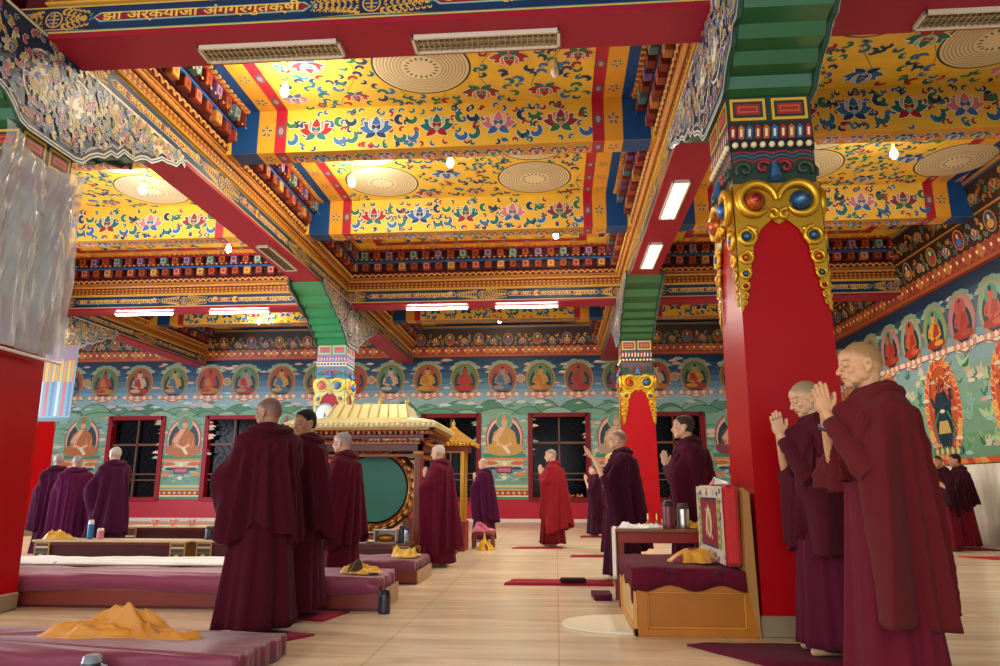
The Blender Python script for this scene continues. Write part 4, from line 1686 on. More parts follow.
    for i in range(rows):
        t = i / (rows - 1)
        zz = zt + (hem - zt) * t
        out = np.zeros(nt)
        prof_cache = {}
        # evaluate profile at this row with the mean z for each angle (two samples blended)
        for zq_i, zq in enumerate((zz.min(), (zz.min() + zz.max()) / 2, zz.max())):
            dn = max(0.0, (zt - zq))
            a, b = (.135 + (.05 if trail > .3 else -.005) * dn) * wide, ((.232 if cover else .2) + .02 * dn) * wide
            Rr = a * b / np.sqrt((b * cs) ** 2 + (a * sn) ** 2)
            for s in (-1, 1):
                sh, el, wr = arms[s]
                if zq > el.z:
                    k = (sh.z - zq) / (sh.z - el.z)
                    p = sh.lerp(el, min(1, max(0, k)))
                    rad = .078
                else:
                    p = el.copy()
                    d = el.z - zq
                    p.x = el.x * (1 - .45 * min(1, d / .7)) - .02 * d * trail
                    p.y = el.y * (1 - .02 * d)
                    rad = .07 + .02 * d
                Rr = np.maximum(Rr, ray(p.x - cen(zq), p.y * wide, rad))
            # trailing cloth hangs a little behind
            Rr = np.maximum(Rr, ray(-.06 - .07 * dn * trail, 0, .12 + .05 * dn * trail))
            ext = np.concatenate([Rr[-(len(ker) // 2):], Rr, Rr[:len(ker) // 2]])
            Rr = .35 * Rr + .65 * np.convolve(ext, ker, 'valid')[:nt]
            if cover:                              # cloth pulled tight across the hollow behind the elbow
                for _ in range(3):
                    ext = np.concatenate([Rr[-(len(ker) // 2):], Rr, Rr[:len(ker) // 2]])
                    Rr = np.maximum(Rr, np.convolve(ext, ker, 'valid')[:nt] + .004)
            prof_cache[zq_i] = Rr
        lo, hi = zz.min(), zz.max()
        u = (zz - lo) / max(1e-6, hi - lo)
        Rr = np.where(u < .5, prof_cache[0] * (1 - 2 * u) + prof_cache[1] * 2 * u, prof_cache[1] * (2 - 2 * u) + prof_cache[2] * (2 * u - 1))
        amp = (.005 + .05 * t ** .8) * folds
        wv = th + .35 * t * np.sin(th + ph[0])
        f = amp * ((1 - np.abs(np.sin(4.5 * wv + ph[1]))) ** 1.6 * 1.3 - .35 + .4 * np.sin(9 * wv + ph[2] + t * .8) + .3 * np.sin(17 * wv + ph[3] + 1.5 * np.sin(3 * th)))
        # oblique folds swept from the left shoulder
        f += .006 * (1 - t) * np.sin(9 * (zz * 2.0 + .55 * np.cos(th - 1.2)) * 2.2 + ph[4]) * sst(0, .15, t)
        Rr = Rr + f
        k = len(tops) + i
        G[k, :, 0] = Rr * cs + cen(zz)
        G[k, :, 1] = Rr * sn
        G[k, :, 2] = zz
    last = len(tops) + rows - 1
    for q, (kk, dz) in enumerate(((.965, .004), (.93, .05), (.9, .16))):
        G[last + 1 + q] = G[last]
        G[last + 1 + q, :, :2] *= kk
        G[last + 1 + q, :, 2] += dz
    grid_mesh('shawl', G, np.tile(np.array(rob, dtype=np.float32), (G.shape[0], nt, 1)), CLOTH, root, wrap=True)
    # rolled collar fold crossing from the neck to the raised arms
    mb = MB()
    c = cen(1.45)
    n = 26
    for j, (rr, zz_, th_) in enumerate(((.080, 1.512, .018), (.102, 1.496, .022), (.128, 1.474, .024))):
        pts = []
        for i in range(n):
            a = 2 * PI * i / n
            x = rr * 1.05 * math.cos(a) + c + .012
            y = rr * 1.12 * math.sin(a) * wide
            z = zz_ - (.05 + .03 * j) * max(0, math.cos(a)) + .008 * math.sin(3 * a + j)
            pts.append((x, y, z))
        mb.tube(pts, th_, robe, 8, closed=True)
    for s in ((1,) if pose != 'hidden' else ()):
        sh, el, wr = arms[s]
        mid = el.lerp(wr, .25)
        for j in range(3):
            o = .02 * j
            mb.tube(bez((.03 + c, s * (.1 + o), 1.43 - o), (.14, s * (.19 + o), 1.34 - o), (mid.x + .005, mid.y + s * .01, mid.z + .0 - o), 12),
                    [.014 + .012 * math.sin(PI * i / 12) for i in range(13)], robe, 8)
    if cover:                                      # the shawl thrown over the left arm down to the wrist
        sh, el, wr = arms[1]
        rings = []
        nn = 40
        for i in range(19):
            t = i / 18
            F = el.lerp(wr, .02 + .84 * t)
            N = Vector((.045 + c, .10, 1.47)).lerp(wr + Vector((-.012, .0, .0)), t ** .9 * .95)
            d = (N - F)
            d = d.normalized() if d.length > 1e-4 else Vector((0, 0, 1))
            l = Vector((0, 1, 0))
            l = (l - d * l.dot(d)).normalized()
            rF, rN = .078 - .036 * t, .04 - .008 * t
            ring = []
            for k in range(nn):
                a_ = 2 * PI * k / nn
                ca_, sa_ = math.cos(a_), math.sin(a_)
                # flat sides between the arm below and the cloth edge above
                a4 = a_ / (2 * PI) * 4
                seg_ = int(a4)
                f_ = a4 - seg_
                if seg_ == 0:
                    ang_ = -PI / 2 + PI * f_
                    cc_, rr_ = N, rN
                elif seg_ == 2:
                    ang_ = PI / 2 + PI * f_
                    cc_, rr_ = F, rF
                elif seg_ == 1:
                    ang_, cc_, rr_ = PI / 2, N.lerp(F, f_), rN + (rF - rN) * f_
                else:
                    ang_, cc_, rr_ = -PI / 2, F.lerp(N, f_), rF + (rN - rF) * f_
                rr_ *= 1 + .14 * math.sin(9 * f_ + 4 * t + 1) * (seg_ in (1, 3)) * (1 - .5 * t)
                ring.append(tuple(cc_ + d * math.cos(ang_) * rr_ + l * math.sin(ang_) * rr_))
            rings.append(ring)
        mb.loft(rings, robe)
        ax_ = (wr - el).normalized()
        mb.tube([el - ax_ * .05] + [el.lerp(wr, .86 * i / 12) + Vector((0, 0, -.006 * math.sin(i * 1.3))) for i in range(13)] + [el.lerp(wr, .85)],
                [.06] + [.074 - .024 * i / 12 + .004 * math.sin(i * 2.1) for i in range(13)] + [.034], robe, 20)
        # the free edge hanging below the covered forearm
        lo_, hi_ = [], []
        for i in range(21):
            t = i / 20
            q = el.lerp(wr, .84 * t)
            hi_.append(Vector((q.x, q.y + .012, q.z)))
            lo_.append(Vector((q.x * (1 - .25 * (1 - t)) + .008 * math.sin(9 * t), q.y + .02 + .012 * math.sin(14 * t), 1.02 - .05 * math.sin(3 * t) + (q.z - 1.05) * .55 * t)))
        Vs, Fs = [], []
        for k in range(7):
            f = k / 6
            for off in (-.006, .006):
                Vs += [tuple(h_.lerp(l_, f) + Vector((.012 * math.sin(5 * f + i * .9), off, 0))) for i, (h_, l_) in enumerate(zip(hi_, lo_))]
        nn_ = 21
        for k in range(6):
            for sd_ in (0, 1):
                a0, a1 = (2 * k + sd_) * nn_, (2 * k + 2 + sd_) * nn_
                Fs += [(a0 + i, a0 + i + 1, a1 + i + 1, a1 + i) for i in range(20)]
        Fs += [(12 * nn_ + i, 12 * nn_ + i + 1, 13 * nn_ + i + 1, 13 * nn_ + i) for i in range(20)]
        Fs += [((2 * k) * nn_ + e, (2 * k + 1) * nn_ + e, (2 * k + 3) * nn_ + e, (2 * k + 2) * nn_ + e) for k in range(6) for e in (0, 20)]
        mb.add(Vs, Fs, robe, True)
    for s in (-1, 1):                              # cuff where the forearm leaves the shawl
        sh, el, wr = arms[s]
        if pose == 'hidden' or (cover and s == 1):
            continue
        d = (wr - el).normalized()
        p = el.lerp(wr, .12)
        mc = MB()
        mc.tube([el - d * .03, el + d * .02, p, p + d * .025, p + d * .02], [.066, .062, .056, .05, .043], robe, 14)
        mc.build('sleeve_cuff', CLOTH, root)
    mb.build('shawl_fold', CLOTH, root)
    return root



make_monk((1.66, 3.86), 176, 1.80, 'person in red brown shawl with joined hands and wristwatch, largest of all', voxel=.0040, robe='#5b181b', skirt='#5e1424', head_yaw=.03, head_pitch=-.06, skin='#c8966a', scalp='#947248',
          hands=1.44, hem_back=.40, hem_front=1.0, seed=3, watch=True, seg=300, wide=1.05, trail=.05, cover=True, folds=1.2, hemw=.35)
make_monk((1.77, 5.05), 178, 1.75, 'shaven person praying with lowered head in front of the big red column', voxel=.0044, robe='#49111e', skirt='#54142a', head_yaw=.05, head_pitch=-.32, skin='#cfa07a', scalp='#96805f',
          hands=1.44, hem_back=.62, hem_front=.6, seed=8, seg=240, wide=.95, lift=.016, trail=.6, cover=True)
make_monk((1.40, 7.75), 168, 1.80, 'tall person with joined hands standing behind the flask table', voxel=.008, robe='#460d22', head_yaw=.1, head_pitch=.04, skin='#c99a78', scalp='#5a4840', hair='#3c302c', hands=1.30, seed=5, seg=160, wide=1.0, cover=True)
make_monk((.80, 8.95), 172, 1.75, 'bespectacled person raising open palms before the bright red column', pose='offer', voxel=.007, robe='#3c0d24', head_yaw=.05, head_pitch=.02, skin='#c89a74', scalp='#8a6c56', glasses=True, seed=12, seg=160, hem_back=.3, wide=1.1)
make_monk((-.06, 13.7), 172, 1.76, 'person in bright red shawl alone in the middle of the floor', voxel=.009, robe='#861920', skirt='#68111b', hands=1.36, skin='#d8b090', scalp='#8f8074', cover=True, seed=14, lift=.014, seg=140, hem_back=.28, hem_front=.42, wide=1.1)
make_monk((-1.50, 15.1), 160, 1.66, 'person in purple robe with bowed head beyond the small golden roof', voxel=.011, robe='#461235', head_pitch=-.3, hands=1.35, skin='#cfa084', scalp='#a88a78', seed=17, seg=120, wide=1.15)
make_monk((-1.66, 10.25), 165, 1.66, 'old white haired person between the drum canopy and the aisle', voxel=.009, robe='#5e1129', skin='#d0a488', scalp='#c8bcae', hands=1.32, cover=True, seed=19, seg=150, hem_back=.22, hem_front=.3, wide=1.15)
make_monk((-2.28, 7.62), 172, 1.64, 'grey haired person wearing spectacles in front of the green drum', voxel=.0065, robe='#520f22', skin='#c8987a', scalp='#8c8280', glasses=True, hands=1.22, head_pitch=-.03, cover=True, seed=22, seg=200, hem_back=.5, hem_front=.5, wide=1.1)
make_monk((-2.17, 6.12), 168, 1.70, 'black haired young person glancing aside toward the camera', voxel=.0055, robe='#460d1e', skin='#a87656', scalp='#2a2224', hair='#17161a', head_yaw=1.22, head_pitch=-.12, pose='hidden', hands=1.35, seed=25, lift=.014, seg=180, hem_back=.62, hem_front=.6)
make_monk((-2.24, 5.45), 142, 1.73, 'broad person in dark maroon seen from behind, nearest of those by the cushions', voxel=.006, robe='#410a19', skin='#9a6a50', scalp='#6a4a40', head_yaw=.45, head_pitch=.0, pose='pray', hands=1.33, seed=28, lift=.014, seg=220, hem_back=.66, hem_front=.62, wide=1.2)
make_monk((-6.86, 10.75), 150, 1.68, 'grey haired person in plum robe beside the leftmost window', voxel=.011, robe='#461635', skin='#c8a08a', scalp='#b0a8a4', hands=1.35, head_yaw=.2, seed=31, seg=140, hem_back=.35, wide=1.1)
make_monk((-7.62, 10.95), 130, 1.56, 'stooping person in violet robe next to the grey haired one', voxel=.011, robe='#561641', skin='#b89080', scalp='#8c8a90', pose='hidden', head_pitch=-.25, seed=33, seg=120, hem_back=.35, wide=1.15)
make_monk((-8.12, 11.2), 130, 1.60, 'person almost hidden by the red column that carries the plastic cover', voxel=.013, robe='#440f30', skin='#b89080', scalp='#9a9090', pose='hidden', seed=35, seg=100)
make_monk((7.3, 13.75), 172, 1.64, 'youth in dark shawl and red skirt standing by the pale cloth wall', voxel=.010, robe='#380d1a', skirt='#6c1220', skin='#b88462', scalp='#2a2220', hair='#221a1a', hands=1.2, seed=38, lift=.014, seg=120, hem_back=.72, hem_front=.75, pose='hidden')
make_monk((6.78, 13.35), 200, 1.6, 'person half hidden behind the largest red brown shawl', voxel=.012, robe='#330d1d', skirt='#681220', skin='#b88462', scalp='#3a2a24', seed=40, lift=.014, seg=100, pose='hidden', hem_back=.6)
make_monk((.94, 12.1), 178, 1.6, 'fair headed person just behind the spectacled one', voxel=.011, robe='#461129', skin='#dcb080', scalp='#d8a868', seed=42, lift=.014, seg=110)
make_monk((.88, 16.7), 178, 1.55, 'small distant person by the wall window, clear of the spectacled one', voxel=.014, robe='#381127', skin='#c89a80', scalp='#5a4a44', seed=44, lift=.014, seg=90)
make_monk((1.28, 17.7), 178, 1.55, 'small distant person by the wall window, next to the raised forearm', voxel=.014, robe='#381127', skin='#c89a80', scalp='#4a3c38', seed=45, lift=.014, seg=90)
make_monk((2.75, 14.9), 178, 1.45, 'small person glimpsed between the bright column and the tall person', voxel=.014, robe='#330d20', skin='#b08066', scalp='#4a3c38', seed=47, seg=90)
# ------------------------------------------------------------------ furniture, cushions and cloths
def heap(name, c, rx, ry, h, col, label, cat='cloth', rot=0.0, seed=0, group=None, m=None, ridges=3, sharp=.6, col2=None, lift=.004):
    """A crumpled piece of cloth lying on something: folded ridges inside an uneven outline."""
    r = random.Random(seed)
    nr, nt = 26, 90
    P = np.zeros((nr + 1, nt, 3))
    th = np.linspace(0, 2 * PI, nt, endpoint=False)
    ph = [r.uniform(0, 6.28) for _ in range(14)]
    edge = 1 + .16 * np.sin(2 * th + ph[0]) + .12 * np.sin(3 * th + ph[1]) + .07 * np.sin(7 * th + ph[2]) + .05 * np.abs(np.sin(5 * th + ph[3]))
    for i in range(nr):
        t = i / (nr - 1)
        x = rx * edge * np.cos(th) * t
        y = ry * edge * np.sin(th) * t
        u, v = x / rx, y / ry
        z = (1 - t ** 3.2) * .34
        for k in range(ridges):
            a = ph[4 + k]
            w = 5 + 2.6 * k
            z = z + (1 - t ** 6) * (.46 / (1 + .3 * k)) * (1 - np.abs(np.sin(w * .5 * (u * math.cos(a) + v * math.sin(a)) + ph[8 + k] + .8 * np.sin(2 * v + ph[k])))) ** (1 + sharp)
        z = z * (.75 + .35 * np.sin(1.7 * u + ph[12]) + .2 * np.sin(2.3 * v + ph[13]))
        P[i, :, 0], P[i, :, 1] = x, y
        P[i, :, 2] = lift + h * np.maximum(.08, z)
    P[nr] = P[nr - 1]
    P[nr, :, 2] = .0
    cc = np.tile(np.array(lin(col), dtype=np.float32), (nr + 1, nt, 1))
    if col2:
        k = (np.sin(3 * P[:, :, 0] / rx + ph[5]) * np.sin(4 * P[:, :, 1] / ry + ph[6]) > .45)
        cc[k] = lin(col2)
    o = grid_mesh(name, P, cc, m or SILK, wrap=True)
    o.location = c
    o.rotation_euler = (0, 0, rot)
    prop(o, label, cat, group)
    return o


def slab_cloth(x0, x1, y0, y1, z0, z1, col, seed=0, drop=.05, wave=.012, n=60, droop=()):
    """Cushion wrapped in a loose cover whose lower hem waves."""
    r = random.Random(seed)
    ph = [r.uniform(0, 6) for _ in range(6)]
    cx, cy, hx, hy = (x0 + x1) / 2, (y0 + y1) / 2, (x1 - x0) / 2, (y1 - y0) / 2
    nt = 4 * n
    prof = [(0, z1 + .004), (.5, z1 + .006), (.86, z1 + .004), (.97, z1 - .006), (1.0, z1 - .03), (1.0, (z0 + z1) / 2), (1.005, z0 - drop), (.985, z0 - drop + .002), (.97, z0), (.0, z0 + .001)]
    P = np.zeros((len(prof), nt, 3))
    s = np.linspace(0, 4, nt, endpoint=False)
    k = np.floor(s).astype(int)
    f = s - k
    q = 2 * f - 1
    px = np.choose(k, [q, np.ones(nt), -q, -np.ones(nt)])
    py = np.choose(k, [-np.ones(nt), q, np.ones(nt), -q])
    w = s * n * .12
    for i, (m, z) in enumerate(prof):
        sx = m if m < .9 else 1 - (1 - m) * .35 / max(hx, .35)
        sy = m if m < .9 else 1 - (1 - m) * .35 / max(hy, .35)
        wv = wave * (np.sin(w * 3 + ph[0]) + .6 * np.sin(w * 7.3 + ph[1])) * (1 if i >= 4 and i < 8 else 0)
        P[i, :, 0] = cx + hx * px * sx + wv * (np.abs(px) > .999)
        P[i, :, 1] = cy + hy * py * sy + wv * (np.abs(py) > .999)
        zz = z + (.007 * np.sin(5 * px * hx + ph[2] + 3 * py) + .004 * np.sin(13 * px * hx + 6 * py * hy + ph[3])) * (i < 4) * (m > .1)
        if i >= 5 and i < 8:
            zz = zz + .022 * np.sin(w * 2 + ph[4]) * (drop > .02)
        P[i, :, 2] = zz
    return P


def cushion(name, x0, x1, y0, y1, z0, z1, col, label, cat='cushion', seed=0, drop=.05, group=None, wave=.01):
    P = slab_cloth(x0, x1, y0, y1, z0, z1, col, seed, drop, wave)
    c = ((x0 + x1) / 2, (y0 + y1) / 2, z0)
    P[:, :, 0] -= c[0]
    P[:, :, 1] -= c[1]
    P[:, :, 2] -= z0
    o = grid_mesh(name, P, col, SILK if 'on the' not in label[-20:] else CLOTH, wrap=True)
    o.location = c
    prop(o, label, cat, group)
    return o


def platform(x0, x1, y0, y1, h, label, col='#7c3328', side='#b08868'):
    root = empty('low_platform', (x0, y0, 0), label=label, cat='platform', group='low seat platforms in rows')
    w, d = x1 - x0, y1 - y0
    mb = MB()
    mb.box((0, 0, 0), (w, d, h), col, .006)
    mb.build('base', WOOD, root)
    mb = MB()
    mb.box((0, -.008, 0), (w, 0, .022), '#4c1a16')
    mb.box((0, -.012, h - .025), (w, 0, h), '#90453a', .004)
    mb.box((w, 0, 0), (w + .012, d, h), side, .003)
    mb.build('edge_trim', WOOD, root)
    return root


G1 = 'maroon seat cushions on the low platforms'
# nearest seat
cushion('seat_cushion', -5.9, -1.76, 4.08, 4.80, .03, .15, '#742641', 'thick maroon cushion nearest the camera, under the long yellow cloth', seed=1, drop=.02, group=G1)
mb = MB()
mb.box((-5.85, 4.14, 0), (-1.84, 4.74, .03), '#7c3328', .004)
prop(mb.build('low_board', WOOD), 'thin board under the nearest maroon cushion', 'board')
platform(-8.3, -1.56, 6.50, 7.18, .17, 'long low platform in front of the black haired young person')
cushion('seat_cushion', -8.3, -1.58, 6.47, 7.18, .172, .285, '#86344f', 'long pinkish maroon cushion with a yellow bundle at its end by the black flask', seed=2, drop=.03, group=G1)
platform(-2.86, -1.58, 8.28, 9.18, .15, 'low platform with a yellow bag in front of the drum')
cushion('seat_cushion', -2.86, -1.60, 8.25, 9.14, .152, .255, '#74283f', 'maroon cushion under the yellow bag in front of the drum', seed=3, drop=.02, group=G1)
platform(-8.6, -2.95, 7.85, 8.62, .14, 'low platform covered by a white sheet behind the long cushion')
cushion('seat_cushion', -8.6, -2.97, 7.83, 8.62, .142, .235, '#3e0f20', 'dark cushion beneath the white sheet behind the long cushion', seed=4, drop=.02, group=G1)
P = slab_cloth(-8.55, -3.0, 7.83, 8.6, .236, .25, 'x', 9, .0, .004)
ws = grid_mesh('white_sheet', P, '#e6e8e4', SILK, wrap=True)
prop(ws, 'long white sheet spread over the dark cushion, edge toward the camera', 'sheet')


def low_table(x0, x1, y0, y1, h, label, top='#cdb898', body='#4a1a18'):
    root = empty('low_table', (x0, y0, 0), label=label, cat='table', group='low tables in front of the seats')
    w, d = x1 - x0, y1 - y0
    mb = MB()
    mb.box((-.03, -.03, h - .028), (w + .03, d + .03, h), top, .006)
    mb.build('table_top', WOOD, root)
    mb = MB()
    mb.box((.1, .02, .05), (w - .1, d - .02, h - .03), body, .004)
    mb.box((.1, .0, h - .07), (w - .1, .02, h - .03), '#6a2a20', .004)
    mb.build('front_panel', WOOD, root)
    for u in (0, w - .22):
        A = Art()
        A.rect(u, 0, u + .22, h - .03, '#b58a4a', 0)
        A.rect(u + .02, .03, u + .2, h - .05, '#5a3a24', 1)
        for q in range(4):
            A.rect(u + .02, .05 + q * .07, u + .2, .075 + q * .07, ['#c9c0a0', '#8a3a2a', '#4a6a5a'][q % 3], 2)
        A.curl(u + .11, h * .35, .05, 1, '#e0b85a', 3, 1, None)
        mb = MB()
        mb.box((u, .002, 0), (u + .22, d, h - .03), '#8a5a30')
        A.into(mb, lambda a, b, dd: (a, -.002 - dd, b))
        mb.build('carved_leg', PAINT, root)
    return root


low_table(-7.15, -5.0, 9.6, 9.95, .37, 'low table with blue bottle and pink cup in front of the plum robed people')
low_table(-4.9, -3.55, 9.7, 10.05, .37, 'low table with the black cup next to the carved box legs')
low_table(-2.95, -1.93, 9.55, 9.9, .35, 'dark carved low table with two flasks under the drum', '#5a3a30')
low_table(-7.3, -5.3, 11.9, 12.3, .44, 'cream topped low table with pink lotus lamps by the red dado', '#d8c8a8')


def flask(x, y, z, r, h, col, cap, label, cat='flask', handle=False, group=None):
    root = empty('flask', (x, y, z), label=label, cat=cat, group=group)
    mb = MB()
    mb.lathe((0, 0, 0), [(r * .94, 0), (r, .01), (r, h * .2), (r * .97, h * .5), (r, h * .72), (r * .95, h * .78)], col, 24)
    mb.build('body', METAL if col in ('#b9b4ac', '#8a8a90') else PLASTIC, root)
    mb = MB()
    mb.lathe((0, 0, 0), [(r * .96, h * .78), (r * .92, h * .8), (r * .82, h * .96), (r * .6, h), (.001, h)], cap, 24)
    mb.build('lid', PLASTIC, root)
    if handle:
        mb = MB()
        mb.tube([(r * .9, 0, h * .72), (r * 1.5, 0, h * .68), (r * 1.6, 0, h * .45), (r * 1.4, 0, h * .25), (r * .95, 0, h * .2)], r * .12, cap, 8)
        mb.build('handle', PLASTIC, root)
    return root


flask(-1.50, 6.40, 0, .052, .20, '#20222c', '#14151c', 'black flask standing on the floor at the end of the long platform', 'flask')
flask(-2.53, 3.96, 0, .055, .17, '#22262e', '#7a8088', 'dark mug with grey rim on the floor in front of the nearest cushion', 'mug', True)
flask(-6.47, 9.75, .37, .04, .26, '#1f6f9c', '#d8dce0', 'blue bottle with white cap on the left low table', 'bottle')
flask(-6.30, 9.72, .37, .045, .15, '#c47a88', '#d8d0c8', 'pink lidded cup beside the blue bottle', 'cup')
flask(-4.78, 9.83, .37, .07, .18, '#14161c', '#20242c', 'wide black lidded cup on the low table near the dark maroon person', 'cup')
flask(-2.07, 9.72, .35, .045, .22, '#2a2a34', '#16171c', 'dark thermos on the carved table under the drum', 'flask')
flask(-1.98, 9.62, .35, .04, .21, '#8a8a90', '#1c2c4c', 'steel thermos with blue lid on the carved table under the drum', 'flask')
# box with a golden bowl
root = empty('offering_box', (-2.28, 9.7, .35), label='small pale box holding a golden brown loaf shape under the drum', cat='box')
mb = MB()
mb.box((-.15, -.07, 0), (.15, .1, .012), '#a89070')
mb.box((-.15, .085, 0), (.15, .1, .17), '#c8c0b4')
mb.box((-.15, -.07, 0), (-.14, .1, .17), '#c8c0b4')
mb.box((.14, -.07, 0), (.15, .1, .17), '#c8c0b4')
mb.box((-.15, -.07, .16), (.15, .1, .17), '#d8d4cc')
mb.build('case', PLASTIC, root)
mb = MB()
mb.ball((0, .0, .06), (.12, .06, .055), '#b0741e', 14)
mb.build('golden_bowl', GOLD, root)
mb = MB()
for q in range(5):
    mb.box((-.12 + .004 * q, -.09, q * .014), (.12 - .003 * q, .09, q * .014 + .012), '#e8e2d8' if q % 2 == 0 else '#b04050', .002)
o = mb.build('prayer_pages', CLOTH)
o.location = (-2.66, 9.7, .35)
prop(o, 'stack of loose white prayer pages on the carved table under the drum', 'pages')
# lotus lamps on the far table
for q in range(3):
    root = empty('lotus_lamp', (-6.85 + .33 * q, 12.05, .44), label=['pink lotus lamp on the cream table, nearest the plum robed person', 'pink lotus lamp in the middle of the cream table row', 'pink lotus lamp nearest the table centre'][q], cat='lotus lamp', group='pink lotus lamps')
    mb = MB()
    for k in range(10):
        a = k * PI / 5
        A_ = Matrix.Rotation(a, 3, 'Z') @ Matrix.Rotation(.6, 3, 'Y')
        mb.ball((.05 * math.cos(a), .05 * math.sin(a), .06), (.018, .03, .06), '#d88a98' if k % 2 else '#e8b8b8', 8, A_)
    mb.build('petals', SILK, root)
    mb = MB()
    mb.lathe((0, 0, 0), [(.05, 0), (.045, .015), (.02, .03), (.03, .06)], '#c89a4a', 14)
    mb.build('stand', GOLD, root)

YG = 'yellow folded cloths'
heap('yellow_cloth', (-2.82, 4.52, .157), .36, .13, .11, '#c8841c', 'long crumpled orange yellow cloth lying on the nearest cushion', rot=.12, seed=4, group=YG, ridges=6)
heap('yellow_cloth', (-2.46, 4.5, .157), .24, .10, .09, '#c07a1a', 'short orange yellow cloth end beside the long crumpled one', rot=-.1, seed=9, group=YG, ridges=6)
heap('yellow_cloth', (-1.80, 6.78, .292), .19, .12, .10, '#d8a218', 'yellow bundle with a dark opening at the end of the long cushion', rot=.15, seed=5, group=YG, col2='#4a2418', ridges=2, sharp=.2)
heap('yellow_cloth', (-1.80, 8.72, .262), .17, .14, .19, '#dcae1e', 'boxy bright yellow folded bag on the cushion in front of the drum', rot=0, seed=6, group=YG, ridges=2, sharp=.1)
heap('yellow_cloth', (-6.93, 9.76, .373), .2, .12, .14, '#cfa028', 'yellow cloth at the end of the left low table', seed=7, group=YG)
heap('yellow_cloth', (-5.5, 12.05, .443), .17, .12, .16, '#d8a41e', 'yellow cloth on the cream topped table', seed=8, group=YG)
heap('yellow_cloth', (-4.3, 9.85, .373), .15, .12, .14, '#d8b048', 'pale yellow cloth next to the dark maroon person by the black cup', seed=18, group=YG)

# ---- wooden bench seat beside the big column
WD, WD2 = '#b06a1e', '#8a4c14'
root = empty('bench_seat', (.58, 5.60, 0), label='orange brown wooden bench with panelled front beside the big red column', cat='bench')
w, h, D = .86, .38, 1.15
mb = MB()
mb.box((.0, .012, 0), (w, D, h - .02), WD2)
mb.build('body', WOOD, root)
mb = MB()
for a, b, c, d in ((0, 0, w, .055), (0, h - .07, w, h), (0, 0, .075, h), (w - .075, 0, w, h)):
    mb.box((a, -.022 - (.0018 if d - b > .2 else 0), b + (.0012 if d - b > .2 else 0)), (c, .012, d - (.0012 if d - b > .2 else 0)), WD, .003)
mb.box((.085, .0, .06), (w - .085, .012, h - .075), '#a8641c', .003)
for a, b, c, d in ((.075, .055, w - .075, .066), (.075, h - .081, w - .075, h - .07), (.075, .055, .086, h - .07), (w - .086, .055, w - .075, h - .07)):
    mb.box((a, -.014, b), (c, .01, d), '#c98a3a', .003)
mb.build('front_panel', WOOD, root)
mb = MB()
for a, b, c, d in ((-.0205, 0.001, D - .001, .055), (-.0205, h - .07, D - .001, h - .001), (-.0205, 0.001, .06, h - .001), (D - .07, 0.001, D - .001, h - .001)):
    mb.box((-.024, a, b), (-.001, c, d), '#c8954a', .003)
mb.box((-.008, .06, .05), (.0, D - .06, h - .06), '#d0a868', .003)
mb.build('side_panel', WOOD, root)
mb = MB()
mb.box((-.018, -.018, h - .018), (w - .002, D - .002, h + .001), WD, .003)
mb.build('seat_board', WOOD, root)
mb = MB()
V = [(x, y, z) for y in (-.027, D) for x, z in ((.795, .40), (.863, 0.0), (.875, 0.0), (.862, 1.02), (.815, 1.06))]
mb.add(V, [(0, 1, 2, 3, 4), (9, 8, 7, 6, 5), (0, 5, 6, 1), (1, 6, 7, 2), (2, 7, 8, 3), (3, 8, 9, 4), (4, 9, 5, 0)], '#a87a40')
mb.build('back_board', WOOD, root)
cushion('seat_cushion', .545, 1.375, 5.555, 6.74, .383, .475, '#5c1226', 'maroon cloth covered seat cushion on the wooden bench', seed=11, drop=.045, wave=.005)
# cloth tail hanging at the corner
n = 16
P = np.zeros((14, n, 3))
for i in range(14):
    for j in range(n):
        u = j / (n - 1)
        P[i, j] = (.548 - .006 * math.sin(u * 9), 5.60 + .34 * u * (1 - .25 * i / 13), .48 - i * .02 * (1 - .6 * u))
o = grid_mesh('cloth_tail', P, '#5c1226', CLOTH, thick=.006)
prop(o, 'loose maroon cloth corner hanging over the bench side', 'cloth')
root = empty('back_cushion', (1.255, 5.62, .482), label='upright red cushion with a brocade face and flower emblem on the bench', cat='cushion')
mb = MB()
mb.box((0, 0, 0), (.12, 1.02, .60), '#c01a1c', .03)
mb.build('cushion_body', SILK, root)
A = Art()
W_, H_ = 1.0, .58
A.rect(0, 0, W_, H_, '#c9bfa8', 0)
A.rect(.16, .12, .84, .47, '#8a1430', 2)
A.rect(.14, .10, .86, .49, '#3c3440', 1)
pr = random.Random(3)
for k in range(110):
    u, v = pr.uniform(.02, .98), pr.uniform(.02, .56)
    if .14 < u < .86 and .1 < v < .49:
        continue
    A.curl(u, v, .022, pr.random() * 6, pr.choice(['#3c3a4a', '#7a2a44', '#2a3a5a', '#b89a5a']), 2, pr.choice([1, -1]), None, n=6)
for s in (-1, 1):
    A.rect(.5 + s * .36 - .05, .1, .5 + s * .36 + .05, .49, '#b8b060', 3)
    for k in range(6):
        A.ell(.5 + s * .36, .13 + k * .066, .03, .02, '#6a7a3a', 4, 8)
A.petal(.5, .17, .26, .2, PI / 2, '#d8c8a0', 4, '#b89a5a', n=8)
A.petal(.5, .2, .18, .1, PI / 2, '#a8743a', 6, None, n=8)
for s in (-1, 1):
    A.curl(.5 + s * .12, .2, .04, 1, '#c8b080', 5, s, None)
    A.curl(.5 + s * .1, .38, .03, 4, '#c8b080', 5, -s, None)
mb = MB()
A.into(mb, lambda u, v, d: (-.004 - d, .01 + u, .01 + v))
mb.build('brocade_face', PAINT, root)
heap('cloth_bundle', (1.315, 5.95, 1.084), .06, .26, .075, '#b8a8a0', 'small red and white bundle on top of the upright brocade cushion', seed=22, col2='#a01c24')
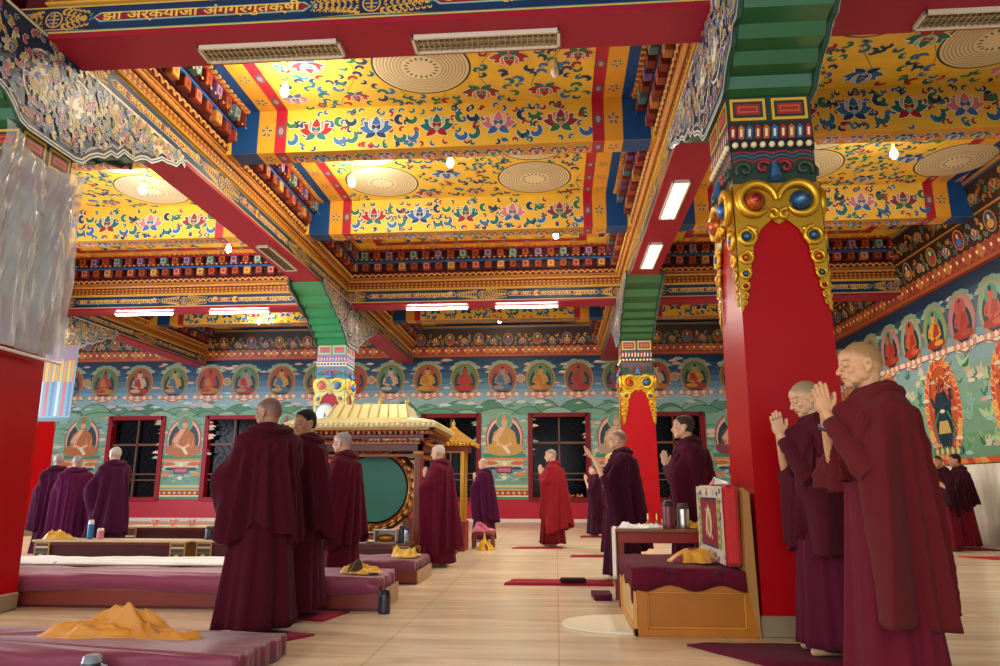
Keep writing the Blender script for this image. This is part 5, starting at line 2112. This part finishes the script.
heap('yellow_cloth', (1.08, 6.0, .487), .15, .17, .12, '#cf9418', 'yellow folded hat shaped cloth on the bench seat', seed=13, group=YG, ridges=2, col2='#7c1626')

# ---- table behind the bench
root = empty('side_table', (.56, 6.90, 0), label='dark red wooden table behind the bench carrying two steel flasks', cat='table')
mb = MB()
mb.box((-.02, -.03, .655), (.86, .5, .685), '#7a4a24', .006)
mb.build('table_top', WOOD, root)
mb = MB()
mb.box((0, .0, .56), (.84, .47, .655), '#8a2418', .004)
mb.build('apron', WOOD, root)
for x in (0, .78):
    for y in (0, .41):
        mb = MB()
        mb.box((x, y, 0), (x + .06, y + .06, .57), '#7a2a1a', .004)
        mb.build('leg', WOOD, root)
mb = MB()
mb.box((.02, .02, .2), (.82, .45, .225), '#5a1c14', .003)
mb.build('shelf', WOOD, root)
FG = 'steel flasks on the side table'
flask(1.06, 7.05, .685, .058, .26, '#6a2028', '#1c1c20', 'dark red flask with black lid on the side table', group=FG)
flask(1.20, 7.08, .685, .06, .23, '#b9b4ac', '#3a3a40', 'shiny steel flask next to the dark red one', group=FG)
heap('white_cloth', (.80, 7.08, .688), .2, .11, .07, '#e6e2d8', 'crumpled white cloth on the side table', seed=15, sharp=1.2)
n = 12
P = np.zeros((16, n, 3))
for i in range(16):
    for j in range(n):
        u = j / (n - 1)
        P[i, j] = (.535 + .012 * math.sin(u * 14), 6.88 + .3 * u, .69 - .03 * i + .02 * math.sin(u * 7))
prop(grid_mesh('white_scarf', P, '#ddd4c0', SILK, thick=.004), 'pale scarf hanging down the side of the side table', 'scarf')
heap('yellow_cloth', (1.33, 7.12, .688), .07, .1, .1, '#d8a01c', 'little yellow cloth beside the steel flask', seed=16, group=YG)
for k, (x, y) in enumerate(((.98, 7.28), (.90, 7.32))):
    root = empty('brass_bell', (x, y, .685), label=['small brass bell by the dark red flask', 'small brass bell behind the white cloth'][k], cat='bell', group='little brass bells')
    mb = MB()
    mb.lathe((0, 0, 0), [(.035, 0), (.03, .012), (.022, .04), (.012, .055), (.006, .06)], '#b8924a', 16)
    mb.build('bell_body', GOLD, root)
    mb = MB()
    mb.lathe((0, 0, 0), [(.006, .06), (.011, .07), (.006, .08), (.012, .095), (.005, .11), (.009, .125), (.001, .135)], '#d0b060', 12)
    mb.build('handle', GOLD, root)

# ---- rugs and mats
n = 40
mb = MB()
pts = [(.553, 5.62)] + [(.553 - .53 * math.sin(PI * k / n), 5.62 + .40 * (1 - math.cos(PI * k / n))) for k in range(1, n)] + [(.553, 6.42)]
V = [(x, y, .002) for x, y in pts] + [(.553 + (x - .553) * .985, y, .016) for x, y in pts]
m_ = len(pts)
mb.add(V, [list(range(m_))[::-1], [m_ + i for i in range(m_)]] + [(i, (i + 1) % m_, m_ + (i + 1) % m_, m_ + i) for i in range(m_)], '#e2dac0')
prop(mb.build('half_round_rug', CLOTH), 'cream half round rug on the floor against the wooden bench', 'rug')


def mat_on_floor(pts, label, col='#7a1830', seed=0, th=.012, group='prayer mats on the floor'):
    """Thin folded cloth with uneven edges, given by its corner points."""
    r = random.Random(seed)
    m = len(pts)
    ring = []
    for i in range(m):
        a, b = Vector(pts[i]), Vector(pts[(i + 1) % m])
        k = max(2, int((b - a).length / .08))
        nrm = Vector((-(b - a).y, (b - a).x)).normalized()
        for j in range(k):
            q = a.lerp(b, j / k) + nrm * r.uniform(-.008, .008)
            ring.append(q)
    mb = MB()
    K = len(ring)
    c = sum(ring, Vector((0, 0))) / K
    rows = [(1.0, .001), (.995, th), (.7, th + .003), (.4, th + .001), (.12, th + .004)]
    R_ = [[(c.x + (q.x - c.x) * s, c.y + (q.y - c.y) * s, z + r.uniform(0, .004) * (z > .005)) for q in ring] for s, z in rows]
    mb.loft(R_, col)
    o = mb.build('prayer_mat', CLOTH)
    return prop(o, label, 'mat', group)


mat_on_floor([(-.60, 8.32), (.62, 8.32), (.62, 8.72), (-.52, 8.72)], 'long red mat on the floor beside the spectacled person', '#96182c', 1, .02)
mat_on_floor([(-.82, 13.25), (.1, 13.25), (.1, 13.6), (-.7, 13.6)], 'thin red mat under the person in bright red shawl', '#96182a', 2)
mat_on_floor([(.2, 11.7), (1.1, 11.7), (1.1, 12.0), (.24, 12.0)], 'red mat in front of the fair headed person', '#8c162a', 3)
mat_on_floor([(.87, 5.28), (1.0, 5.34), (2.3, 5.36), (2.3, 4.74), (1.25, 4.74), (1.08, 4.98)], 'maroon mat under the praying person at the big column', '#5e142a', 4)
mat_on_floor([(-2.3, 6.35), (-1.80, 6.42), (-1.86, 6.2), (-1.9, 5.95), (-2.3, 6.1)], 'pointed maroon cloth at the feet of the black haired young person', '#8a1a34', 5)
mat_on_floor([(-2.3, 5.6), (-1.78, 5.42), (-1.92, 5.2), (-2.3, 5.2)], 'maroon cloth corner at the hem of the nearest dark maroon person', '#82183a', 6)
mat_on_floor([(.36, 7.25), (.52, 7.25), (.52, 7.6), (.34, 7.6)], 'small folded maroon mat left of the side table', '#4e1226', 7, .05)
mat_on_floor([(6.3, 12.2), (7.5, 12.3), (7.5, 11.8), (6.6, 11.75)], 'red mat on the floor toward the pale cloth wall', '#a01a28', 8)
mat_on_floor([(6.5, 14.1), (7.7, 14.1), (7.7, 13.4), (6.5, 13.4)], 'dark red mat below the youth by the pale cloth wall', '#7c1626', 9)
mat_on_floor([(.55, 16.9), (1.9, 16.9), (1.9, 16.3), (.5, 16.3)], 'far red mat below the two small distant people', '#7c1626', 10)
mb = MB()
mb.box((-.06, -.07, 0), (.24, .07, .045), '#2a0e18', .02)
o = mb.build('small_pouch', CLOTH)
o.location = (.08, 8.38, .032)
prop(o, 'small dark pouch lying on the long red mat', 'pouch')

# ---- drum under its canopy
root = empty('drum', (-2.78, 10.95, 0), label='big drum with green skin and carved gilt rim under the canopy', cat='drum')
cz = 1.06
mb = MB()
mb.lathe((0, 0, cz), [(.001, -.005), (.50, 0), (.53, .0)], '#1d6a55', 56, 'y')
mb.build('drum_skin', PAINT, root)
mb = MB()
mb.lathe((0, 0, cz), [(.52, .0), (.54, -.03), (.60, -.035), (.63, 0), (.66, .22), (.63, .45), (.52, .48), (.001, .48)], '#7a4a1c', 56, 'y')
for k in range(56):
    a = k * 2 * PI / 56
    mb.ball((.575 * math.cos(a), -.035, cz + .575 * math.sin(a)), .026, '#c08a3a' if k % 2 else '#8a3a1c', 8)
for k in range(28):
    a = k * 2 * PI / 28
    mb.tube([(.61 * math.cos(a + t), -.03, cz + .61 * math.sin(a + t)) for t in (0, .05, .1, .15)], [.018, .026, .022, .008], '#d0a050', 6)
mb.build('carved_rim', GOLD, root)
mb = MB()
for x in (-.5, .5):
    mb.box((x - .05, 0, 0), (x + .05, .42, .62), '#6a2a18', .01)
mb.box((-.6, .0, .3), (.6, .42, .38), '#7a3a1c', .01)
mb.build('stand', WOOD, root)

root = empty('drum_canopy', (-2.86, 11.2, 0), label='brown carved canopy with pale gold roof standing over the drum', cat='canopy')
for x in (-.82, .82):
    for y in (-.62, .75):
        mb = MB()
        mb.box((x - .05, y - .05, 0), (x + .05, y + .05, 1.72), '#74300f', .008)
        for z in (.2, 1.55):
            mb.box((x - .065, y - .065, z), (x + .065, y + .065, z + .06), '#b07a30', .008)
        mb.build('post', WOOD, root)
mb = MB()
for z0, z1, o, c in ((1.52, 1.56, -.02, '#8a3a1c'), (1.60, 1.70, .02, '#5a2416'), (1.70, 1.75, .06, '#a8602c'), (1.79, 1.84, .12, '#6a2a1a'), (1.90, 1.95, .22, '#c08a3a')):
    mb.box((-.87 - o, -.67 - o, z0), (.87 + o, -.60 - o + .03, z1), c, .004)
    mb.box((-.87 - o, .77 + o - .03, z0), (.87 + o, .80 + o, z1), c, .004)
    for s in (-1, 1):
        mb.box((s * (.87 + o), -.67 - o, z0), (s * (.80 + o), .80 + o, z1), c, .004)
for k in range(26):
    x = -1.0 + k * .08
    mb.box((x - .02, -.86, 1.84), (x + .02, -.6, 1.885), '#8a3a24' if k % 2 else '#b06a30', .004)
    mb.tube([(x - .03, -.74, 1.76), (x, -.76, 1.73), (x + .03, -.74, 1.76)], .012, '#7a3a24', 5)
for k in range(20):
    y = -.8 + k * .09
    for s in (-1, 1):
        mb.box((s * 1.06, y - .02, 1.84), (s * .85, y + .02, 1.885), '#8a3a24', .004)
mb.build('carved_frieze', WOOD, root)
mb = MB()


def roof(mb, tiers, col):
    for (z0, x0, y0), (z1, x1, y1) in zip(tiers[:-1], tiers[1:]):
        V = [(-x0, -y0, z0), (x0, -y0, z0), (x0, y0, z0), (-x0, y0, z0), (-x1, -y1, z1), (x1, -y1, z1), (x1, y1, z1), (-x1, y1, z1)]
        mb.add(V, [(0, 1, 5, 4), (1, 2, 6, 5), (2, 3, 7, 6), (3, 0, 4, 7)], col)
    z, x, y = tiers[-1]
    mb.add([(-x, -y, z), (x, -y, z), (x, y, z), (-x, y, z)], [(0, 1, 2, 3)], col)


roof(mb, [(1.93, 1.12, .95), (2.0, 1.14, .97), (2.04, 1.08, .9), (2.12, .64, .5), (2.34, .54, .34)], '#d8cf98')
for k in range(9):
    x = -.56 + k * .14
    mb.tube([(x * 1.12, -.51, 2.13), (x, -.35, 2.345)], .012, '#b8a860', 5)
for k in range(30):
    x = -1.1 + k * .0759
    mb.ball((x, -.965, 1.965), (.028, .02, .026), '#e0d8b0', 6)
mb.box((-1.1, -.94, 1.93), (1.1, .94, 1.945), '#b07a3a')
mb.build('roof', mat('pale_gilt_sheet', .4, metal=.3, var=.1), root)
for x, s in ((.07, 1.0), (.5, .8), (-.48, .8)):
    mb = MB()
    mb.lathe((x, 0, 2.33), [(.05 * s, 0), (.055 * s, .02), (.02, .04), (.05 * s, .08 * s), (.045 * s, .12 * s), (.015, .15 * s), (.028, .19 * s), (.008, .22 * s), (.002, .27 * s)], '#b09a5a', 14)
    mb.build('finial', GOLD, root)

root = empty('small_shrine', (-1.84, 12.85, 0), label='small shrine with stepped golden roof beyond the white haired person', cat='shrine')
for x in (-.2, .2):
    for y in (-.2, .2):
        mb = MB()
        mb.box((x - .035, y - .035, 0), (x + .035, y + .035, 1.74), '#c08a24', .006)
        mb.build('post', GOLD, root)
mb = MB()
roof(mb, [(1.80, .40, .40), (1.86, .42, .42), (1.9, .36, .36), (2.0, .22, .22), (2.1, .08, .08), (2.14, .05, .05)], '#d0a030')
for k in range(12):
    t = -.385 + k * .07
    mb.ball((t, -.42, 1.82), (.032, .02, .036), '#e0b848', 8)
    mb.ball((.42, t, 1.82), (.02, .032, .036), '#e0b848', 8)
mb.build('roof', GOLD, root)
mb = MB()
mb.box((-.3, -.3, 1.70), (.3, .3, 1.79), '#8a3a1c', .01)
mb.build('frame', WOOD, root)
mb = MB()
mb.box((-.26, -.26, 0), (.26, .26, .5), '#8a2a1c', .01)
mb.build('cabinet', WOOD, root)
mb = MB()
mb.lathe((0, 0, 2.12), [(.04, 0), (.05, .02), (.02, .05), (.04, .09), (.01, .13), (.002, .17)], '#d8b050', 12)
mb.build('finial', GOLD, root)
root = empty('incense_stand', (-1.74, 12.22, 0), label='golden box stand with a dark foot and upright rod behind the white haired person', cat='stand')
mb = MB()
mb.box((-.08, -.08, .0), (.08, .08, .05), '#1c1c20', .01)
mb.build('foot', PLASTIC, root)
mb = MB()
mb.box((-.06, -.06, .05), (.06, .06, .36), '#c89a3a', .01)
mb.box((-.04, -.063, .09), (.04, -.055, .32), '#e0c070', .004)
mb.build('box', GOLD, root)
mb = MB()
mb.tube([(0.02, 0, .36), (.02, 0, .66)], .016, '#3a3a40', 8)
mb.build('rod', METAL, root)
root = empty('stool', (-1.34, 13.4, 0), label='low wooden stool under the pink cloth heap', cat='stool')
mb = MB()
mb.box((-.2, -.2, .24), (.2, .2, .29), '#8a4a24', .01)
mb.build('seat', WOOD, root)
for x in (-.17, .17):
    for y in (-.17, .17):
        mb = MB()
        mb.box((x - .025, y - .025, 0), (x + .025, y + .025, .24), '#7a3a1c')
        mb.build('leg', WOOD, root)
heap('pink_cloth', (-1.34, 13.4, .293), .2, .18, .16, '#b85068', 'heap of pink cloth on the low stool near the purple robed person', seed=31)
heap('yellow_cloth', (-1.26, 12.95, .003), .13, .12, .2, '#dcae24', 'yellow cloth fallen beside the pink heap', seed=32, group=YG, col2='#8a2030')

# ---- clock on the pale column
root = empty('wall_clock', (-5.2, 15.72, 2.72), label='round white clock on the pale column above the canopy roof', cat='clock')
mb = MB()
mb.lathe((0, 0, 0), [(.001, -.03), (.20, -.03), (.20, .0)], '#e8f0f0', 36, 'y')
mb.build('clock_face', PLASTIC, root)
mb = MB()
mb.tube([(.215 * math.cos(a * PI / 18), -.025, .215 * math.sin(a * PI / 18)) for a in range(36)], .018, '#7ab0c8', 8, closed=True)
mb.build('rim', PLASTIC, root)
mb = MB()
mb.box((-.008, -.04, -.13), (.008, -.035, .02), '#303840')
mb.box((-.006, -.04, -.005), (.09, -.035, .01), '#303840', M=Matrix.Rotation(math.radians(60), 4, 'Y'))
mb.build('hand', PLASTIC, root)

# ---- hanging painted cloth under dusty plastic on the left column
root = empty('covered_hanging', (-4.79, 5.35, 0), label='painted cloth hanging under dusty clear plastic at the left column', cat='hanging')
y0, y1, z0, z1 = 0.0, .98, 2.30, 4.02
A = Art()
A.rect(y0, z0, y1, z1, '#6f6a62', 0)
A.rect(y0 + .12, z0 + .1, y1 - .12, z1 - .1, '#5a2438', 1)
A.rect(y0 + .2, z0 + .4, y1 - .2, z1 - .3, '#6a8a84', 2)
pr = random.Random(8)
for k in range(90):
    A.cloud(pr.uniform(.28, .7), pr.uniform(2.8, 3.65), pr.uniform(.03, .06), pr.choice(['#8aa098', '#5a7a78', '#a09a80', '#7a6a80', '#4a6a74']), 3)
for k in range(70):
    A.curl(pr.choice([pr.uniform(.04, .2), pr.uniform(.82, .95)]), pr.uniform(2.35, 3.95), .035, pr.random() * 6, pr.choice(['#8a7a6a', '#4a3a4a', '#9a8a70']), 3, 1, None, n=6)
mb = MB()
A.into(mb, lambda u, v, d: (d, u, v - .08 * (1 - u / 1.12) * 0))
mb.build('painted_cloth', PAINT, root)
n, m_ = 110, 90
P = np.zeros((m_, n, 3))
for i in range(m_):
    v = i / (m_ - 1)
    for j in range(n):
        u = j / (n - 1)
        top = 4.2 - .04 * u - .16 * math.sin(PI * u) * (1 - v)
        bot = 2.27 - .03 * u
        x = .05 + .02 * math.sin(18 * u + 2.0 * v) + .016 * abs(math.sin(23 * u - 5 * v + 1)) + .012 * abs(math.sin(37 * (u + .4 * v) + 3 * math.sin(3 * v))) + .02 * math.sin(9 * (v + u) + 1) + .03 * (1 - v) * abs(math.sin(7 * (u - .3 * v)))
        P[i, j] = (x, -.08 + 1.1 * u * (1 - .02 * math.sin(4 * v)), top + (bot - top) * v)
FILM = bpy.data.materials.new('clear_plastic_film')
FILM.use_nodes = True
nt = FILM.node_tree
b = nt.nodes['Principled BSDF']
b.inputs['Base Color'].default_value = lin('#d8dce4')
b.inputs['Roughness'].default_value = .18
b.inputs['Specular IOR Level'].default_value = .9
tr = nt.nodes.new('ShaderNodeBsdfTransparent')
mxs = nt.nodes.new('ShaderNodeMixShader')
mxs.inputs[0].default_value = .42
nt.links.new(tr.outputs[0], mxs.inputs[1])
nt.links.new(b.outputs[0], mxs.inputs[2])
nt.links.new(mxs.outputs[0], nt.nodes['Material Output'].inputs[0])
grid_mesh('plastic_film', P, '#ffffff', FILM, root)
mb = MB()
mb.tube([(.03, -.1, 2.25), (.03, 1.06, 2.23)], .016, '#e0dcd4', 8)
mb.build('bottom_rod', PLASTIC, root)

# small banner on the far left column
root = empty('small_banner', (-11.6, 15.60, 0), label='small banner with yellow valance and blue stripes on the far column', cat='banner')
A = Art()
A.rect(-.42, 2.6, .42, 4.35, '#5f8a94', 0)
A.rect(-.42, 3.95, .42, 4.35, '#7a6a78', 1)
for k in range(9):
    A.rect(-.40 + k * .09, 3.5, -.34 + k * .09, 4.0, '#c89a2c' if k % 2 else '#b87a20', 2)
for k in range(6):
    A.rect(-.4 + k * .14, 2.7, -.33 + k * .14, 3.5, ['#9fb4bc', '#a84a50', '#4a6a9a'][k % 3], 1)
A.rect(-.42, 2.58, .42, 2.66, '#39586a', 3)
mb = MB()
A.into(mb, lambda u, v, d: (u, -.012 - d, v))
mb.box((-.42, -.01, 2.58), (.42, .01, 4.35), '#5f8a94')
mb.build('banner_cloth', PAINT, root)
mb = MB()
mb.tube([(-.46, 0, 4.37), (.46, 0, 4.37)], .02, '#8a6a3a', 8)
mb.build('rod', WOOD, root)
# orange offerings on the sills of the far windows
for x, t in ((.45, 'orange flowers on the sill of the window behind the spectacled person'), (.75, 'second orange flower clump on the same sill, nearer the raised hands')):
    mb = MB()
    pr = random.Random(int(x * 100))
    for k in range(16):
        mb.ball((pr.uniform(-.12, .12), pr.uniform(-.05, .05), pr.uniform(.02, .1)), pr.uniform(.02, .035), pr.choice(['#d8742a', '#e08a3a', '#b8501c']), 7)
    o = mb.build('orange_flowers', SILK)
    o.location = (x, YW - .02 + .0, WZ0 + .055)
    prop(o, t, 'flowers', 'orange flowers on the sill')
# ------------------------------------------------------------------ lamps
WARM = (1.0, .9, .74)
BULB = emit('bulb_glow', '#fff3da', 60)
TUBE = emit('tube_glow', '#fffaf0', 14)


def pendant(x, y, z, lit, label, power=70):
    root = empty('pendant_bulb', (x, y, 0), label=label, cat='lamp', group='bulbs hanging from the ceiling')
    mb = MB()
    mb.tube([(0, 0, ZC), (0, 0, z + .1)], .006, '#d8d0c0', 6)
    mb.lathe((0, 0, z + .04), [(.0, .09), (.022, .085), (.024, .0), (.018, -.01)], '#e8e2d4', 12)
    mb.lathe((0, 0, ZC - .03), [(.05, .03), (.05, .01), (.02, 0)], '#e8e2d4', 14)
    mb.build('cord', PLASTIC, root)
    mb = MB()
    mb.lathe((0, 0, z - .05), [(.005, -.075), (.035, -.06), (.052, -.02), (.05, .02), (.032, .06), (.018, .09)], '#fff6e4', 16)
    mb.build('bulb', BULB if lit else PLASTIC, root)
    if lit:
        lamp_point('bulb_light', (x, y, z - .05), .07, power, WARM)
    return root


for x, y, z, lit, t, p in ((-3.40, 8.0, 6.1, True, 'lit bulb glaring beside the front ceiling medallion', 200),
                        (-3.32, 10.81, 6.1, True, 'lit bulb glaring by the left medallion of the middle panel', 200),
                        (-6.97, 10.81, 6.1, True, 'lit bulb above the left aisle seen under the long beam', 200),
                        (-6.89, 13.9, 6.1, True, 'small lit bulb left of the long beam above the brackets', 90),
                        (.08, 13.59, 6.1, True, 'small lit bulb in the far panel of the central ceiling', 80),
                        (5.18, 10.32, 6.05, True, 'lit bulb under the yellow ceiling of the right aisle', 90),
                        (-1.59, 10.3, 6.15, True, 'faintly lit bulb between the middle medallions', 25),
                        (.07, 7.91, 6.15, False, 'unlit white bulb hanging near the front beam', 0),
                        (-8.6, 19.6, 5.9, True, 'lit bulb low over the far left windows', 70),
                        (-1.6, 20.5, 6.0, True, 'lit bulb over the far end of the central aisle', 60),
                        (5.0, 20.0, 6.0, True, 'lit bulb over the far end of the right aisle', 40)):
    pendant(x, y, z, lit, t, p)


def lampbox(x, y, lit, label, along='x', L=1.42, w=.2):
    root = empty('recessed_lamp_box', (x, y, 0), 0 if along == 'x' else PI / 2, label=label, cat='lamp box', group='lamp boxes under the beams')
    mb = MB()
    h = L / 2
    for a, b, c, d in ((-h, -w / 2 - .03, h, -w / 2), (-h, w / 2, h, w / 2 + .03), (-h, -w / 2 - .03, -h + .03, w / 2 + .03), (h - .03, -w / 2 - .03, h, w / 2 + .03)):
        mb.box((a, b, ZB - .045), (c, d, ZB), '#d9cdb6', .004)
    mb.build('frame', PLASTIC, root)
    mb = MB()
    n = 26
    for i in range(n):
        u = -h + .05 + (L - .1) * i / (n - 1)
        mb.box((u - .004, -w / 2, ZB - .038), (u + .004, w / 2, ZB - .012), '#b8ac94')
    for v in (-.045, 0.045):
        mb.box((-h + .03, v - .004, ZB - .038), (h - .03, v + .004, ZB - .012), '#b8ac94')
    mb.build('louvre', METAL if not lit else PLASTIC, root)
    mb = MB()
    mb.box((-h + .03, -w / 2, ZB - .010), (h - .03, w / 2, ZB - .001), '#b5a88e')
    mb.build('diffuser', TUBE if lit else PLASTIC, root)
    if lit:
        lamp_area('lamp_box_light', (x, y, ZB - .06), (L, w), 60, (1, .95, .85), (0, 0, 0 if along == 'x' else PI / 2))
    return root


lampbox(-2.72, 6.03, False, 'unlit lamp box under the front beam, left of the pair')
lampbox(-.6, 6.03, False, 'unlit lamp box under the front beam, right of the pair')
lampbox(4.1, 6.03, False, 'unlit lamp box under the beam in the top right corner')
lampbox(1.83, 10.1, True, 'brightly lit lamp box under the right beam, nearer one', 'y')
lampbox(1.83, 12.7, True, 'brightly lit lamp box under the right beam, farther one', 'y')
lampbox(-5.13, 12.3, False, 'unlit dark lamp box under the left slanting beam', 'y')
for k, (x, y, t) in enumerate(((-2.75, 16.14, 'tube lamp under the middle beam, left of the pair'), (-.62, 16.14, 'tube lamp under the middle beam, right of the pair'),
                               (-10.0, 16.14, 'tube lamp left of the pale column under the beam, farther left'), (-7.6, 16.14, 'tube lamp left of the pale column under the beam, nearer the column'),
                               (5.0, 16.14, 'tube lamp under the dark beam in the right aisle'))):
    root = empty('tube_lamp', (x, y, 0), label=t, cat='lamp', group='tube lamps under the middle beam')
    mb = MB()
    mb.box((-.75, -.035, ZB - .03), (.75, .035, ZB), '#e8e4da', .006)
    mb.build('batten', PLASTIC, root)
    mb = MB()
    mb.tube([(-.72, 0, ZB - .055), (.72, 0, ZB - .055)], .02, '#ffffff', 10)
    mb.build('tube', TUBE, root)
    lamp_area('tube_light', (x, y, ZB - .1), (1.4, .08), 55, (1, .95, .84))
